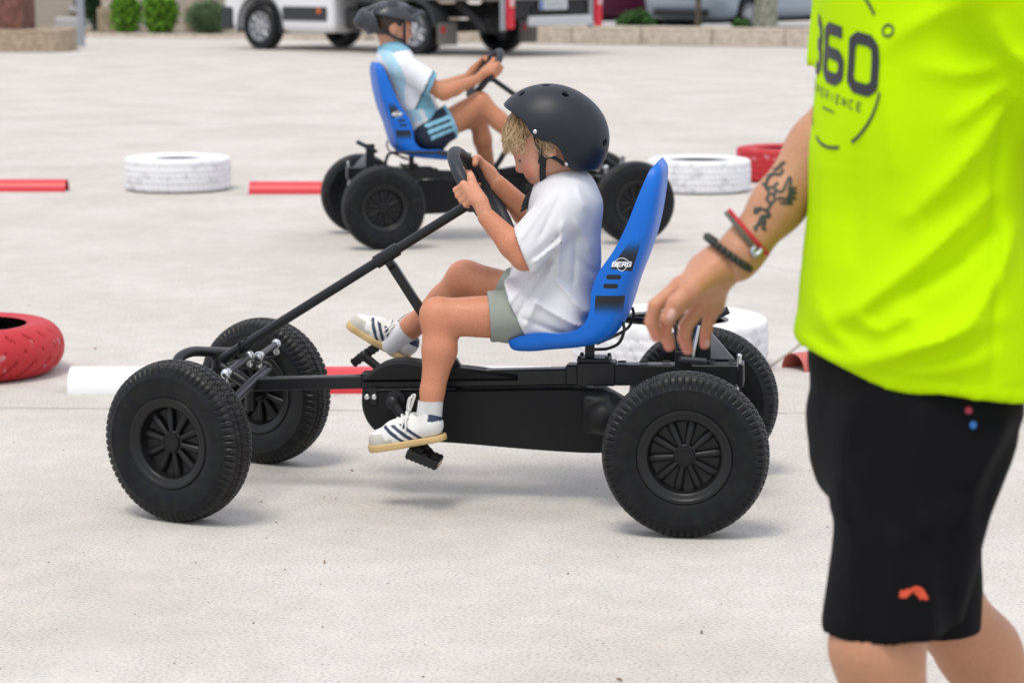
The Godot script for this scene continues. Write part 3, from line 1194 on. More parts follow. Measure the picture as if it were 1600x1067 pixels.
	g.lathe([Vector2(0.0001, 0.0), Vector2(0.011, 0.0), Vector2(0.011, 0.008), Vector2(0.0001, 0.008)], 6, Transform3D(Basis(Vector3.RIGHT, PI / 2), Vector3(-0.108, 0.29, -0.022)))
	part("hitch_bolt", k, g, M.zinc)
	g = Geo.new()
	g.bar(Vector3(-0.118, 0.372, 0), Vector3(-0.118, 0.31, 0), 0.07, 0.012, 0.003, Vector3.RIGHT)
	part("end_plate", k, g, M.powder)
	# seat
	g = Geo.new()
	g.bar(Vector3(0.274, 0.355, 0), Vector3(0.274, 0.425, 0), 0.026, 0.024, 0.003, Vector3.RIGHT)
	part("seat_post", k, g, M.powder, moved(-back, 0.0015 * back, 0))
	g = Geo.new()
	g.box(moved(0.262, 0.373, 0), Vector3(0.085, 0.012, 0.07), 0.003)
	for xx in [-0.036, 0.036]:
		for zz in [-0.03, 0.03]:
			g.tube([Vector3(0.262 + xx, 0.376, zz), Vector3(0.262 + xx, 0.384, zz)], 0.005, 8)
	part("seat_clamp", k, g, M.powder, moved(-back, 0.002 * back, 0))
	build_seat(k, back)
	var wy := TYRE_R - 0.002
	add_wheel(k, Vector3(0, wy, -0.375), 0, 0.2)
	add_wheel(k, Vector3(0, wy, 0.375), 0, 1.1)
	# the front wheels turn about their kingpins, which stand inboard
	for e in [[-1.0, steer, 0.5], [1.0, steer * 1.08, 1.9]]:
		var off := Basis(Vector3.UP, deg_to_rad(e[1])) * Vector3(0, 0, 0.062 * e[0])
		add_wheel(k, Vector3(1.25, wy, 0.315 * e[0]) + off, e[1], e[2])
	return k

# ---------------------------------------------------------------- people
# A hand closed round a tube: tc a point on the tube's axis, tan along it, rad away from the wheel's centre, fwd the side the fingers cross
func grip_hand(g: Geo, tc: Vector3, tan: Vector3, rad: Vector3, fwd: Vector3, wrist: Vector3, sc: float, col: Callable) -> void:
	var lo := tc.min(wrist) - Vector3(0.07, 0.07, 0.07)
	var hi := tc.max(wrist) + Vector3(0.07, 0.07, 0.07)
	var s := Sdf.new(lo, hi, 0.003)
	var pc := tc + rad * 0.020 * sc - fwd * 0.022 * sc
	s.cap(wrist, wrist.lerp(pc, 0.5), 0.0215 * sc, 0.022 * sc, 0.01)
	for i in 4:
		var off := tan * (0.024 - 0.016 * i) * sc
		var ln := [0.96, 1.05, 1.0, 0.85][i] as float
		var r := [0.0082, 0.0085, 0.0082, 0.0072][i] as float * sc
		var kn: Vector3 = tc + off + rad * 0.030 * sc - fwd * 0.004 * sc
		var base := pc.lerp(wrist, 0.35) + off * 0.7
		s.cap(base, kn, 0.0135 * sc, r * 1.25, 0.012)
		var p1: Vector3 = tc + off * 1.03 + rad * 0.016 * sc + fwd * 0.026 * sc * ln
		var p2: Vector3 = tc + off * 1.05 - rad * 0.010 * sc + fwd * 0.026 * sc * ln
		var p3: Vector3 = tc + off * 1.02 - rad * 0.025 * sc + fwd * 0.008 * sc
		s.cap(kn, p1, r * 1.15, r * 1.02, 0.006)
		s.cap(p1, p2, r * 1.04, r * 0.95, 0.004)
		s.cap(p2, p3, r * 0.95, r * 0.85, 0.004)
	var t0 := wrist.lerp(pc, 0.45) + tan * 0.012 * sc - fwd * 0.004 * sc
	var t1 := tc + tan * 0.030 * sc - fwd * 0.026 * sc + rad * 0.008 * sc
	var t2 := tc + tan * 0.044 * sc - fwd * 0.025 * sc - rad * 0.012 * sc
	var t3 := tc + tan * 0.040 * sc - fwd * 0.018 * sc - rad * 0.030 * sc
	s.cap(t0, t1, 0.014 * sc, 0.011 * sc, 0.012)
	s.cap(t1, t2, 0.0105 * sc, 0.0095 * sc, 0.006)
	s.cap(t2, t3, 0.0095 * sc, 0.0085 * sc, 0.005)
	s.net(g, col)

# Head with face in the frame hx (x to the nose, y to the crown, z to the person's right)
func head_sdf(s: Sdf, hx: Transform3D, sc: float, neck: Vector3, neck_r: float) -> void:
	var b := hx.basis
	var at := func(x: float, y: float, z: float) -> Vector3: return hx * (Vector3(x, y, z) * sc)
	s.ell(at.call(-0.008, 0.018, 0), Vector3(0.092, 0.086, 0.074) * sc, 0.01, b)
	s.ell(at.call(0.028, -0.038, 0), Vector3(0.053, 0.058, 0.053) * sc, 0.035 * sc, b)
	for z in [-1.0, 1.0]:
		s.ell(at.call(0.046, -0.043, 0.031 * z), Vector3(0.026, 0.026, 0.024) * sc, 0.022 * sc, b)
		s.ell(at.call(0.089, -0.006, 0.031 * z), Vector3(0.013, 0.010, 0.016) * sc, 0.014 * sc, b, true)
		s.ell(at.call(0.0645, -0.008, 0.030 * z), Vector3(0.0128, 0.0115, 0.0135) * sc, 0.003 * sc, b)
		s.ell(at.call(-0.006, -0.012, 0.072 * z), Vector3(0.020, 0.029, 0.008) * sc, 0.008 * sc, b)
	s.cap(at.call(0.074, 0.012, -0.03), at.call(0.074, 0.012, 0.03), 0.009 * sc, 0.009 * sc, 0.018 * sc)
	s.ell(at.call(0.050, -0.083, 0), Vector3(0.017, 0.014, 0.018) * sc, 0.022 * sc, b)
	s.cap(at.call(0.079, 0.000, 0), at.call(0.0905, -0.030, 0), 0.0055 * sc, 0.0085 * sc, 0.012 * sc)
	for z in [-1.0, 1.0]:
		s.ell(at.call(0.084, -0.035, 0.0085 * z), Vector3(0.007, 0.0055, 0.006) * sc, 0.006 * sc, b)
	s.cap(at.call(0.0765, -0.0555, -0.010), at.call(0.0765, -0.0555, 0.010), 0.0055 * sc, 0.0055 * sc, 0.008 * sc)
	s.cap(at.call(0.0735, -0.0665, -0.008), at.call(0.0735, -0.0665, 0.008), 0.0058 * sc, 0.0058 * sc, 0.008 * sc)
	s.cap(at.call(0.084, -0.0612, -0.014), at.call(0.084, -0.0612, 0.014), 0.0022 * sc, 0.0022 * sc, 0.003 * sc, Vector3.ZERO, 1.0, true)
	s.cap(at.call(-0.022, -0.045, 0), neck, 0.043 * sc, neck_r, 0.02)

func face_col(hx: Transform3D, sc: float, base: Color, rosy: Color) -> Callable:
	var inv := hx.affine_inverse()
	return func(p: Vector3, _n: Vector3) -> Color:
		var q := (inv * p) / sc
		var c := base
		var az := absf(q.z)
		var ck := Vector3(q.x - 0.06, q.y + 0.04, az - 0.038).length()
		c = c.lerp(rosy, 0.75 * (1.0 - smoothstep(0.012, 0.034, ck)))
		var ns := Vector3(q.x - 0.092, q.y + 0.03, az).length()
		c = c.lerp(rosy, 0.5 * (1.0 - smoothstep(0.006, 0.016, ns)))
		if q.x > 0.066 and absf(q.y + 0.061) < 0.0085 and az < 0.019:
			c = c.lerp(Color(0.42, 0.13, 0.11), 0.65)
			if absf(q.y + 0.0612) < 0.0016:
				c = Color(0.12, 0.03, 0.025)
		var ex := Vector2(az - 0.030, q.y + 0.0125)
		if q.x > 0.05 and absf(ex.x) < 0.013 and absf(ex.y - ex.x * ex.x * 14.0) < 0.0026:
			c = Color(0.035, 0.022, 0.018)
		if q.x > 0.06 and absf(az - 0.03) < 0.017 and absf(q.y - 0.0125 + (az - 0.03) * (az - 0.03) * 12.0) < 0.003:
			c = c.lerp(Color(0.30, 0.19, 0.10), 0.6)
		return c

# Trainer: heel at the origin of xf, toe along x, up y. len in metres
func make_shoe(parent: Node3D, xf: Transform3D, ln: float, stripes: Color, body: Color, sole_m: Material, laces: bool) -> void:
	var k := ln / 0.21
	var s := Sdf.new(Vector3(-0.02, -0.005, -0.06) * k, Vector3(0.235, 0.125, 0.06) * k, 0.0027 * k)
	s.cap(Vector3(0.036, 0.042, 0) * k, Vector3(0.125, 0.036, 0) * k, 0.033 * k, 0.0335 * k, 0.012 * k)
	s.cap(Vector3(0.125, 0.030, 0) * k, Vector3(0.170, 0.024, 0) * k, 0.035 * k, 0.032 * k, 0.016 * k)
	s.cap(Vector3(0.036, 0.05, 0) * k, Vector3(0.042, 0.075, 0) * k, 0.032 * k, 0.031 * k, 0.012 * k)
	s.cap(Vector3(0.07, 0.062, 0) * k, Vector3(0.13, 0.046, 0) * k, 0.021 * k, 0.022 * k, 0.014 * k)
	s.cut(Vector3(0.04, 0.079, 0) * k, Vector3(-0.30, 1, 0))
	s.cap(Vector3(0.044, 0.07, 0) * k, Vector3(0.050, 0.12, 0) * k, 0.0275 * k, 0.03 * k, 0.004 * k, Vector3.ZERO, 1.0, true)
	s.cut(Vector3(0, 0.012, 0) * k, Vector3(0, -1, 0))
	var g := Geo.new()
	s.net(g, func(p: Vector3, n: Vector3) -> Color:
		var q := p / k
		var c := body
		if q.x > 0.150 + 0.35 * (q.y - 0.02) and q.y < 0.046 or (q.x > 0.130 and q.y < 0.030 - (q.x - 0.13) * 0.1 and q.x > 0.135):
			c = body * Color(0.68, 0.66, 0.60)
		if absf(n.z) > 0.35 and q.y < 0.064:
			var sv := q.x - (q.y - 0.02) * 0.95
			var w := fposmod(sv - 0.058, 0.0225)
			if sv > 0.058 and sv < 0.1165 and w < 0.0118:
				c = stripes
		if q.x < 0.036 - (q.y - 0.055) * 0.3 and q.y > 0.052 + q.x * 0.15 and q.y < 0.078:
			c = stripes
		return c)
	var shoe := part("shoe", parent, g, M.shoe, xf)
	# sole
	var so := Sdf.new(Vector3(-0.02, -0.01, -0.06) * k, Vector3(0.235, 0.04, 0.06) * k, 0.003 * k)
	so.cap(Vector3(0.034, 0.010, 0) * k, Vector3(0.12, 0.010, 0) * k, 0.0352 * k, 0.0345 * k, 0.01 * k)
	so.cap(Vector3(0.12, 0.010, 0) * k, Vector3(0.172, 0.012, 0) * k, 0.0375 * k, 0.0345 * k, 0.02 * k)
	so.cut(Vector3(0, 0.0165, 0) * k, Vector3(-0.02, 1, 0))
	so.cut(Vector3(0, 0.0005, 0) * k, Vector3(0, -1, 0))
	g = Geo.new()
	so.net(g)
	part("sole", shoe, g, sole_m)
	if laces:
		g = Geo.new()
		for i in 5:
			var x := (0.088 + i * 0.013) * k
			var y := (0.0835 - i * 0.0058) * k
			g.tube(smooth_curve([Vector3(x - 0.004 * k, y - 0.011 * k, -0.022 * k), Vector3(x, y + 0.001 * k, -0.010 * k), Vector3(x + 0.002 * k, y + 0.004 * k, 0), Vector3(x, y + 0.001 * k, 0.010 * k), Vector3(x - 0.004 * k, y - 0.011 * k, 0.022 * k)], 4), 0.0027 * k, 7)
		for z in [-1.0, 1.0]:
			g.tube(smooth_curve([Vector3(0.080, 0.088, 0.002 * z) * k, Vector3(0.070, 0.108, 0.012 * z) * k, Vector3(0.062, 0.124, 0.016 * z) * k, Vector3(0.073, 0.122, 0.02 * z) * k, Vector3(0.084, 0.096, 0.012 * z) * k, Vector3(0.08, 0.089, 0.004 * z) * k], 5), 0.0024 * k, 7)
			g.tube(smooth_curve([Vector3(0.082, 0.088, 0.004 * z) * k, Vector3(0.093, 0.075, 0.026 * z) * k, Vector3(0.103, 0.052, 0.037 * z) * k, Vector3(0.094, 0.045, 0.039 * z) * k, Vector3(0.090, 0.068, 0.033 * z) * k, Vector3(0.083, 0.087, 0.01 * z) * k], 5), 0.0022 * k, 7)
		part("laces", shoe, g, M.lace)

func strap_line(g: Geo, pts: Array, w: float, up: Vector3) -> void:
	g.tube(smooth_curve(pts, 5), w * 0.5, 10, true, 0.22, up)

func build_child_near(xf: Transform3D, wheel_c: Vector3) -> void:
	var P := thing("person", "child in matt black helmet, white T-shirt and sage shorts, head bent over the steering wheel", "person", xf, "children on pedal karts")
	var limb := Color(0.57, 0.255, 0.138)
	var face := Color(0.64, 0.335, 0.230)
	var rosy := Color(0.66, 0.225, 0.160)
	var noise := FastNoiseLite.new()
	noise.seed = 3
	noise.frequency = 9.0
	var skin := func(p: Vector3, _n: Vector3) -> Color:
		var t := 0.5 + 0.5 * noise.get_noise_3dv(p)
		return limb.lerp(Color(0.61, 0.245, 0.142), t)
	var V := func(x: float, y: float, z: float) -> Vector3: return Vector3(x, y, z)
	# --- body
	var g := Geo.new()
	var s := Sdf.new(Vector3(0.22, 0.20, -0.24), Vector3(0.88, 0.92, 0.24), 0.008)
	var ne := Vector3(0.424, 0.656, -0.170)
	var nw := Vector3(0.522, 0.755, -0.158)
	var fe := Vector3(0.432, 0.700, 0.165)
	var fw := Vector3(0.533, 0.812, 0.132)
	s.cap(Vector3(0.375, 0.50, 0), Vector3(0.345, 0.75, 0), 0.09, 0.09, 0.02)
	s.cap(Vector3(0.345, 0.75, 0), Vector3(0.352, 0.85, 0), 0.06, 0.042, 0.03)
	s.cap(Vector3(0.345, 0.775, -0.11), ne, 0.040, 0.034, 0.02)
	s.cap(ne, ne.lerp(nw, 0.3), 0.0335, 0.0345, 0.012)
	s.cap(ne.lerp(nw, 0.3), nw, 0.0345, 0.0235, 0.012)
	s.cap(Vector3(0.345, 0.775, 0.11), fe, 0.040, 0.034, 0.02)
	s.cap(fe, fe.lerp(fw, 0.3), 0.0335, 0.0345, 0.012)
	s.cap(fe.lerp(fw, 0.3), fw, 0.0345, 0.0235, 0.012)
	# near leg
	var nk := Vector3(0.648, 0.492, -0.118)
	var na := Vector3(0.668, 0.255, -0.152)
	s.cap(Vector3(0.39, 0.492, -0.08), nk, 0.064, 0.0465, 0.02)
	s.cap(nk + Vector3(0.012, 0.010, 0), nk + Vector3(0.010, -0.015, 0), 0.036, 0.035, 0.02)
	s.cap(nk, nk.lerp(na, 0.35) + Vector3(-0.008, 0, 0), 0.0425, 0.0425, 0.02)
	s.cap(nk.lerp(na, 0.35) + Vector3(-0.008, 0, 0), nk.lerp(na, 0.8), 0.0425, 0.030, 0.02)
	s.cap(nk.lerp(na, 0.8), na, 0.030, 0.028, 0.015)
	# far leg
	var fk := Vector3(0.618, 0.563, 0.108)
	var fa := Vector3(0.797, 0.398, 0.150)
	s.cap(Vector3(0.39, 0.495, 0.08), fk, 0.064, 0.0465, 0.02)
	s.cap(fk, fk.lerp(fa, 0.35) + Vector3(-0.006, -0.006, 0), 0.044, 0.0415, 0.02)
	s.cap(fk.lerp(fa, 0.35) + Vector3(-0.006, -0.006, 0), fk.lerp(fa, 0.85), 0.0415, 0.029, 0.02)
	s.cap(fk.lerp(fa, 0.85), fa, 0.029, 0.028, 0.015)
	s.net(g, skin)
	# --- head
	var pit := deg_to_rad(-24.0)
	var hx := Transform3D(Basis(Vector3.BACK, pit), Vector3(0.385, 0.930, 0))
	var hs := Sdf.new(Vector3(0.26, 0.76, -0.10), Vector3(0.51, 1.05, 0.10), 0.0034)
	head_sdf(hs, hx, 1.06, Vector3(0.338, 0.815, 0), 0.047)
	hs.net(g, face_col(hx, 1.06, face, rosy))
	# --- hands on the ring
	var cd := (wheel_c - Vector3(1.262, 0.344, 0)).normalized()
	var ay := (Vector3.UP - cd * cd.y).normalized()
	var hc := func(p: Vector3, _n: Vector3) -> Color: return Color(0.64, 0.305, 0.185)
	var a1 := deg_to_rad(10.0)
	var rd := Vector3(0, 0, -1) * cos(a1) + ay * sin(a1)
	var tn := ay * cos(a1) - Vector3(0, 0, -1) * sin(a1)
	grip_hand(g, wheel_c + rd * 0.133, tn, rd, -cd, nw, 0.92, hc)
	var a2 := deg_to_rad(27.0)
	rd = Vector3(0, 0, 1) * cos(a2) + ay * sin(a2)
	tn = ay * cos(a2) - Vector3(0, 0, 1) * sin(a2)
	grip_hand(g, wheel_c + rd * 0.133, tn, rd, -cd, fw, 0.92, hc)
	part("body", P, g, M.skin)
	# --- T-shirt
	var t := Sdf.new(Vector3(0.20, 0.41, -0.27), Vector3(0.56, 0.88, 0.27), 0.0048)
	var X := Vector3(1, 0, 0)
	t.cap(Vector3(0.340, 0.755, 0), Vector3(0.362, 0.62, 0), 0.118, 0.128, 0.03, X, 0.82)
	t.cap(Vector3(0.362, 0.62, 0), Vector3(0.384, 0.47, 0), 0.128, 0.142, 0.03, X, 0.86)
	t.cap(Vector3(0.336, 0.772, -0.085), Vector3(0.336, 0.772, 0.085), 0.054, 0.054, 0.05)
	t.cap(Vector3(0.330, 0.785, 0), Vector3(0.330, 0.812, 0), 0.073, 0.056, 0.03)
	for z in [-1.0, 1.0]:
		t.cap(Vector3(0.36, 0.500, 0.075 * z), Vector3(0.50, 0.510, 0.098 * z), 0.087, 0.083, 0.03)
	var fn := FastNoiseLite.new()
	fn.seed = 21
	fn.frequency = 5.0
	fn.fractal_octaves = 2
	var folds := [[Vector2(0.325, 0.75), Vector2(0.345, 0.60), 0.007, 0.007], [Vector2(0.300, 0.70), Vector2(0.305, 0.58), 0.006, -0.005], [Vector2(0.265, 0.50), Vector2(0.350, 0.60), 0.008, 0.008], [Vector2(0.275, 0.47), Vector2(0.400, 0.545), 0.007, 0.008], [Vector2(0.32, 0.455), Vector2(0.43, 0.50), 0.006, -0.006], [Vector2(0.345, 0.655), Vector2(0.425, 0.47), 0.008, 0.007], [Vector2(0.365, 0.645), Vector2(0.455, 0.48), 0.006, -0.006], [Vector2(0.385, 0.64), Vector2(0.475, 0.52), 0.007, 0.006],
		[Vector2(0.335, 0.81), Vector2(0.385, 0.70), 0.006, -0.005], [Vector2(0.365, 0.80), Vector2(0.430, 0.70), 0.006, 0.005], [Vector2(0.33, 0.72), Vector2(0.40, 0.655), 0.006, -0.007], [Vector2(0.325, 0.70), Vector2(0.395, 0.645), 0.007, 0.006], [Vector2(0.262, 0.66), Vector2(0.30, 0.75), 0.007, 0.005], [Vector2(0.258, 0.60), Vector2(0.30, 0.66), 0.006, -0.005], [Vector2(0.30, 0.835), Vector2(0.27, 0.77), 0.006, 0.004]]
	var wf := func(p: Vector3) -> float:
		var w := 0.003 * fn.get_noise_3dv(p * Vector3(1.0, 0.6, 1.0))
		var q := Vector2(p.x, p.y)
		for f in folds:
			var cp := Geometry2D.get_closest_point_to_segment(q, f[0], f[1])
			var dd: float = cp.distance_to(q) / f[2]
			if dd < 4.0:
				w -= 1.6 * f[3] * exp(-pow(dd, 1.25)) * smoothstep(0.0, 0.03, minf(cp.distance_to(f[0]), cp.distance_to(f[1])) + 0.012)
		return w
	t.warp(wf, 0.03)
	var sv := Sdf.new(Vector3(0.20, 0.41, -0.27), Vector3(0.56, 0.88, 0.27), 0.0048)
	sv.cap(Vector3(0.342, 0.766, -0.110), Vector3(0.425, 0.668, -0.168), 0.060, 0.058, 0.03)
	sv.cap(Vector3(0.342, 0.766, 0.110), Vector3(0.432, 0.700, 0.166), 0.060, 0.057, 0.03)
	sv.warp(wf, 0.03)
	sv.cut(Vector3(0.432, 0.680, -0.167), Vector3(0.92, -0.385, -0.10), 0.12)
	sv.cut(Vector3(0.445, 0.735, 0.16), Vector3(0.75, -0.10, 0.25), 0.11)
	sv.cap(Vector3(0.436, 0.678, -0.167), Vector3(0.48, 0.660, -0.175), 0.043, 0.047, 0.003, Vector3.ZERO, 1.0, true)
	sv.cap(Vector3(0.440, 0.735, 0.16), Vector3(0.50, 0.76, 0.155), 0.042, 0.045, 0.003, Vector3.ZERO, 1.0, true)
	t.cap(Vector3(0.338, 0.812, 0), Vector3(0.366, 0.89, 0), 0.050, 0.054, 0.006, Vector3.ZERO, 1.0, true)
	t.cut(Vector3(0.449, 0.510, 0), Vector3(0.915, -0.403, 0), 0.23)
	t.cut(Vector3(0.38, 0.446, 0), Vector3(0.05, -1, 0))
	t.merge(sv, 0.025)
	g = Geo.new()
	t.net(g)
	part("t_shirt", P, g, M.white_cloth)
	# --- shorts
	var sh := Sdf.new(Vector3(0.24, 0.40, -0.22), Vector3(0.60, 0.64, 0.22), 0.006)
	sh.cap(Vector3(0.39, 0.49, -0.06), Vector3(0.39, 0.49, 0.06), 0.072, 0.072, 0.02)
	sh.cap(Vector3(0.385, 0.495, -0.075), Vector3(0.56, 0.492, -0.112), 0.075, 0.066, 0.02)
	sh.cap(Vector3(0.385, 0.497, 0.075), Vector3(0.55, 0.537, 0.102), 0.075, 0.067, 0.02)
	sh.warp(func(p: Vector3) -> float:
		var w := 0.004 * fn.get_noise_3dv(p * 1.6)
		# stitched hem
		var e := 0.5225 - p.x
		if absf(e - 0.026) < 0.003 and p.z < 0.0:
			w += 0.0022
		return w, 0.025)
	sh.cut(Vector3(0.5225, 0.492, -0.11), Vector3(1, -0.07, -0.2), 0.15)
	sh.cut(Vector3(0.515, 0.53, 0.11), Vector3(1, 0.25, 0.2), 0.13)
	sh.cap(Vector3(0.515, 0.492, -0.103), Vector3(0.60, 0.492, -0.12), 0.054, 0.056, 0.003, Vector3.ZERO, 1.0, true)
	g = Geo.new()
	sh.net(g)
	part("shorts", P, g, M.sage)
	# --- socks and shoes
	var navy := Color(0.018, 0.032, 0.075)
	var white := Color(0.72, 0.715, 0.69)
	g = Geo.new()
	g.tube([na + Vector3(0.006, -0.045, -0.003), na + Vector3(0.004, -0.02, -0.002), na + Vector3(0.001, 0.006, 0), na + Vector3(-0.001, 0.024, 0), na + Vector3(-0.001, 0.026, 0)], [0.034, 0.0335, 0.0325, 0.0322, 0.029], 24, true)
	part("sock", P, g, M.sock)
	var sd := Vector3(0.206, -0.040, 0.0).normalized()
	make_shoe(P, Transform3D(Basis(sd, Vector3(-sd.y, sd.x, 0), Vector3(0, 0, 1)), Vector3(0.624, 0.182, -0.160)), 0.210, navy, white, M.gum, true)
	g = Geo.new()
	var fd := Vector3(0.172, 0.096, 0.0).normalized()
	var fu := Vector3(-fd.y, fd.x, 0)
	var ad := (fa - fk).normalized()
	g.tube([fa + ad * 0.05, fa + ad * 0.02, fa - ad * 0.006, fa - ad * 0.026, fa - ad * 0.028], [0.034, 0.0335, 0.0325, 0.0322, 0.029], 24, true)
	part("sock", P, g, M.sock)
	make_shoe(P, Transform3D(Basis(fd, fu, Vector3(0, 0, 1)), Vector3(0.776, 0.322, 0.163)), 0.205, navy, white, M.gum, true)
	# --- hair
	g = Geo.new()
	var rng := RandomNumberGenerator.new()
	rng.seed = 77
	var hb := Sdf.new(Vector3(0.27, 0.85, -0.11), Vector3(0.53, 1.06, 0.11), 0.0045)
	hb.ell(hx * Vector3(0.014, 0.052, 0), Vector3(0.076, 0.050, 0.078), 0.01, hx.basis)
	hb.ell(hx * Vector3(-0.034, 0.012, 0), Vector3(0.068, 0.072, 0.079), 0.01, hx.basis)
	hb.cap(hx * Vector3(0.062, -0.018, 0), hx * Vector3(0.11, -0.12, 0), 0.062, 0.07, 0.006, Vector3.ZERO, 1.0, true)
	hb.net(g, func(p: Vector3, n: Vector3) -> Color:
		var v := 0.5 + 0.5 * sin(p.z * 320.0 + sin(p.x * 90.0 + p.y * 60.0) * 3.0)
		return Color(0.24, 0.15, 0.07).lerp(Color(0.40, 0.27, 0.14), v))
	for i in 1000:
		var back := i >= 760
		var zz := rng.randf_range(-1.0, 1.0)
		var sgn := -1.0 if rng.randf() < 0.65 else 1.0
		var st := Vector3(0.030 - 0.02 * zz * zz + rng.randf_range(-0.01, 0.03), 0.098, zz * 0.064)
		var en := Vector3(0.095 - 0.046 * zz * zz + rng.randf_range(-0.006, 0.010), 0.043 - 0.018 * zz * zz + rng.randf_range(-0.028, 0.024), zz * 0.076 + rng.randf_range(-0.016, 0.016))
		if back:
			st = Vector3(rng.randf_range(-0.055, 0.010), 0.045, sgn * 0.078)
			en = st + Vector3(rng.randf_range(-0.012, 0.014), -rng.randf_range(0.045, 0.075), sgn * 0.004)
		var layer := rng.randf_range(1.0, 1.13)
		var curl := rng.randf_range(0.004, 0.016) if not back else rng.randf_range(0.005, 0.012)
		var tw := rng.randf_range(1.0, 2.4) * (1.0 if rng.randf() < 0.5 else -1.0)
		var ph := rng.randf() * TAU
		var sway := rng.randf_range(-0.014, 0.014)
		var pts := []
		var rr := []
		for j in 14:
			var u := j / 13.0
			var q := st.lerp(en, u) + Vector3(0, 0, sway * sin(u * PI))
			var e := Vector3(q.x + 0.004, q.y - 0.012, q.z)
			var kk := (e / Vector3(0.101, 0.098, 0.084)).length()
			e = e / kk * lerpf(kk, maxf(kk, layer), 1.0) if kk < layer else e
			q = Vector3(-0.004, 0.012, 0) + e
			q += Vector3(cos(ph + u * tw * TAU) * 0.8, sin(ph + u * tw * TAU) * 0.5, sin(ph + u * tw * TAU)) * curl * u
			pts.append(hx * q)
			rr.append(lerpf(0.00105, 0.00028, u * u))
		var tone := rng.randf()
		var from := g.c.size()
		g.tube(pts, rr, 5, false)
		for j in 14:
			var cc := Color(0.22, 0.13, 0.055).lerp(Color(0.44, 0.29, 0.14), tone).lerp(Color(0.78, 0.60, 0.38), smoothstep(0.25, 1.0, j / 13.0) * (0.4 + 0.6 * tone))
			for k2 in 5:
				g.c[from + j * 5 + k2] = cc
	part("hair", P, g, M.hair)
	# --- helmet
	var he := Sdf.new(Vector3(0.215, 0.845, -0.135), Vector3(0.525, 1.10, 0.135), 0.0042)
	var hb2 := Basis(Vector3.BACK, deg_to_rad(4.9))
	he.ell(Vector3(0.380, 0.960, 0), Vector3(0.1425, 0.1215, 0.113), 0.002, hb2)
	he.ell(Vector3(0.306, 0.925, 0), Vector3(0.068, 0.085, 0.085), 0.05)
	var rim: Array = smooth_curve([Vector2(0.56, 1.072), Vector2(0.503, 1.030), Vector2(0.458, 1.006), Vector2(0.433, 0.988), Vector2(0.418, 0.966), Vector2(0.404, 0.950), Vector2(0.385, 0.944), Vector2(0.362, 0.938), Vector2(0.345, 0.925), Vector2(0.335, 0.905), Vector2(0.331, 0.888), Vector2(0.322, 0.873), Vector2(0.307, 0.865), Vector2(0.27, 0.862), Vector2(0.15, 0.862)], 4)
	var below := PackedFloat32Array()
	# keep what lies above the rim line
	var i2 := 0
	for z in he.nz:
		for y in he.ny:
			for x in he.nx:
				if z == 0:
					var q := Vector2(he.o.x + x * he.h, he.o.y + y * he.h)
					var best := 9.0
					var sg := 1.0
					for r in rim.size() - 1:
						var cp := Geometry2D.get_closest_point_to_segment(q, rim[r], rim[r + 1])
						var dd := cp.distance_to(q)
						if dd < best:
							best = dd
							sg = 1.0 if (rim[r + 1] - rim[r]).cross(q - rim[r]) > 0.0 else -1.0
					below.append(sg * best)
				he.d[i2] = maxf(he.d[i2], below[y * he.nx + x])
				i2 += 1
	he.ell(Vector3(0.380, 0.955, 0), Vector3(0.124, 0.104, 0.096), 0.004, hb2, true)
	he.ell(Vector3(0.315, 0.925, 0), Vector3(0.060, 0.09, 0.074), 0.02, Basis.IDENTITY, true)
	# vents
	for vv in [[Vector3(0.452, 1.0645, -0.045), Vector3(0.0105, 0.005, 0.016)], [Vector3(0.452, 1.0645, 0.045), Vector3(0.0105, 0.005, 0.016)], [Vector3(0.388, 1.081, -0.022), Vector3(0.010, 0.02, 0.009)], [Vector3(0.388, 1.081, 0.04), Vector3(0.010, 0.02, 0.009)], [Vector3(0.334, 1.056, -0.052), Vector3(0.0085, 0.018, 0.009)], [Vector3(0.334, 1.056, 0.052), Vector3(0.0085, 0.018, 0.009)], [Vector3(0.243, 0.935, -0.035), Vector3(0.02, 0.012, 0.012)], [Vector3(0.243, 0.935, 0.035), Vector3(0.02, 0.012, 0.012)]]:
		var inward: Vector3 = (Vector3(0.38, 0.955, 0) - vv[0]).normalized()
		he.cap(vv[0] - inward * 0.01, vv[0] + inward * 0.018, 0.0085, 0.0085, 0.002, Vector3.ZERO, 1.0, true)
	g = Geo.new()
	he.net(g)
	var hel := part("helmet", P, g, M.helmet)
	g = Geo.new()
	var fo := Sdf.new(Vector3(0.23, 0.86, -0.12), Vector3(0.51, 1.08, 0.12), 0.006)
	fo.ell(Vector3(0.378, 0.955, 0), Vector3(0.126, 0.106, 0.098), 0.002, hb2)
	fo.cut(Vector3(0.42, 0.99, 0), Vector3(0.53, -0.85, 0))
	fo.cut(Vector3(0.36, 0.955, 0), Vector3(0.2, -0.98, 0))
	fo.net(g)
	part("lining", hel, g, M.foam)
	g = Geo.new()
	for z in [-1.0, 1.0]:
		for r in [[Vector3(0.404, 0.966, 0.110), Vector3(0.1, -0.05, 1)], [Vector3(0.327, 0.884, 0.086), Vector3(-0.25, -0.3, 1)]]:
			var c0: Vector3 = he.hit(Vector3(r[0].x, r[0].y, 0.16 * z), Vector3(0, 0, -z), 0.2)
			var nn := he.grad(c0)
			g.ball(c0 + nn * 0.0005, Vector3(0.0056, 0.0056, 0.0022), 16, Basis.looking_at(nn, Vector3.UP))
	part("rivet", hel, g, M.zinc)
	g = Geo.new()
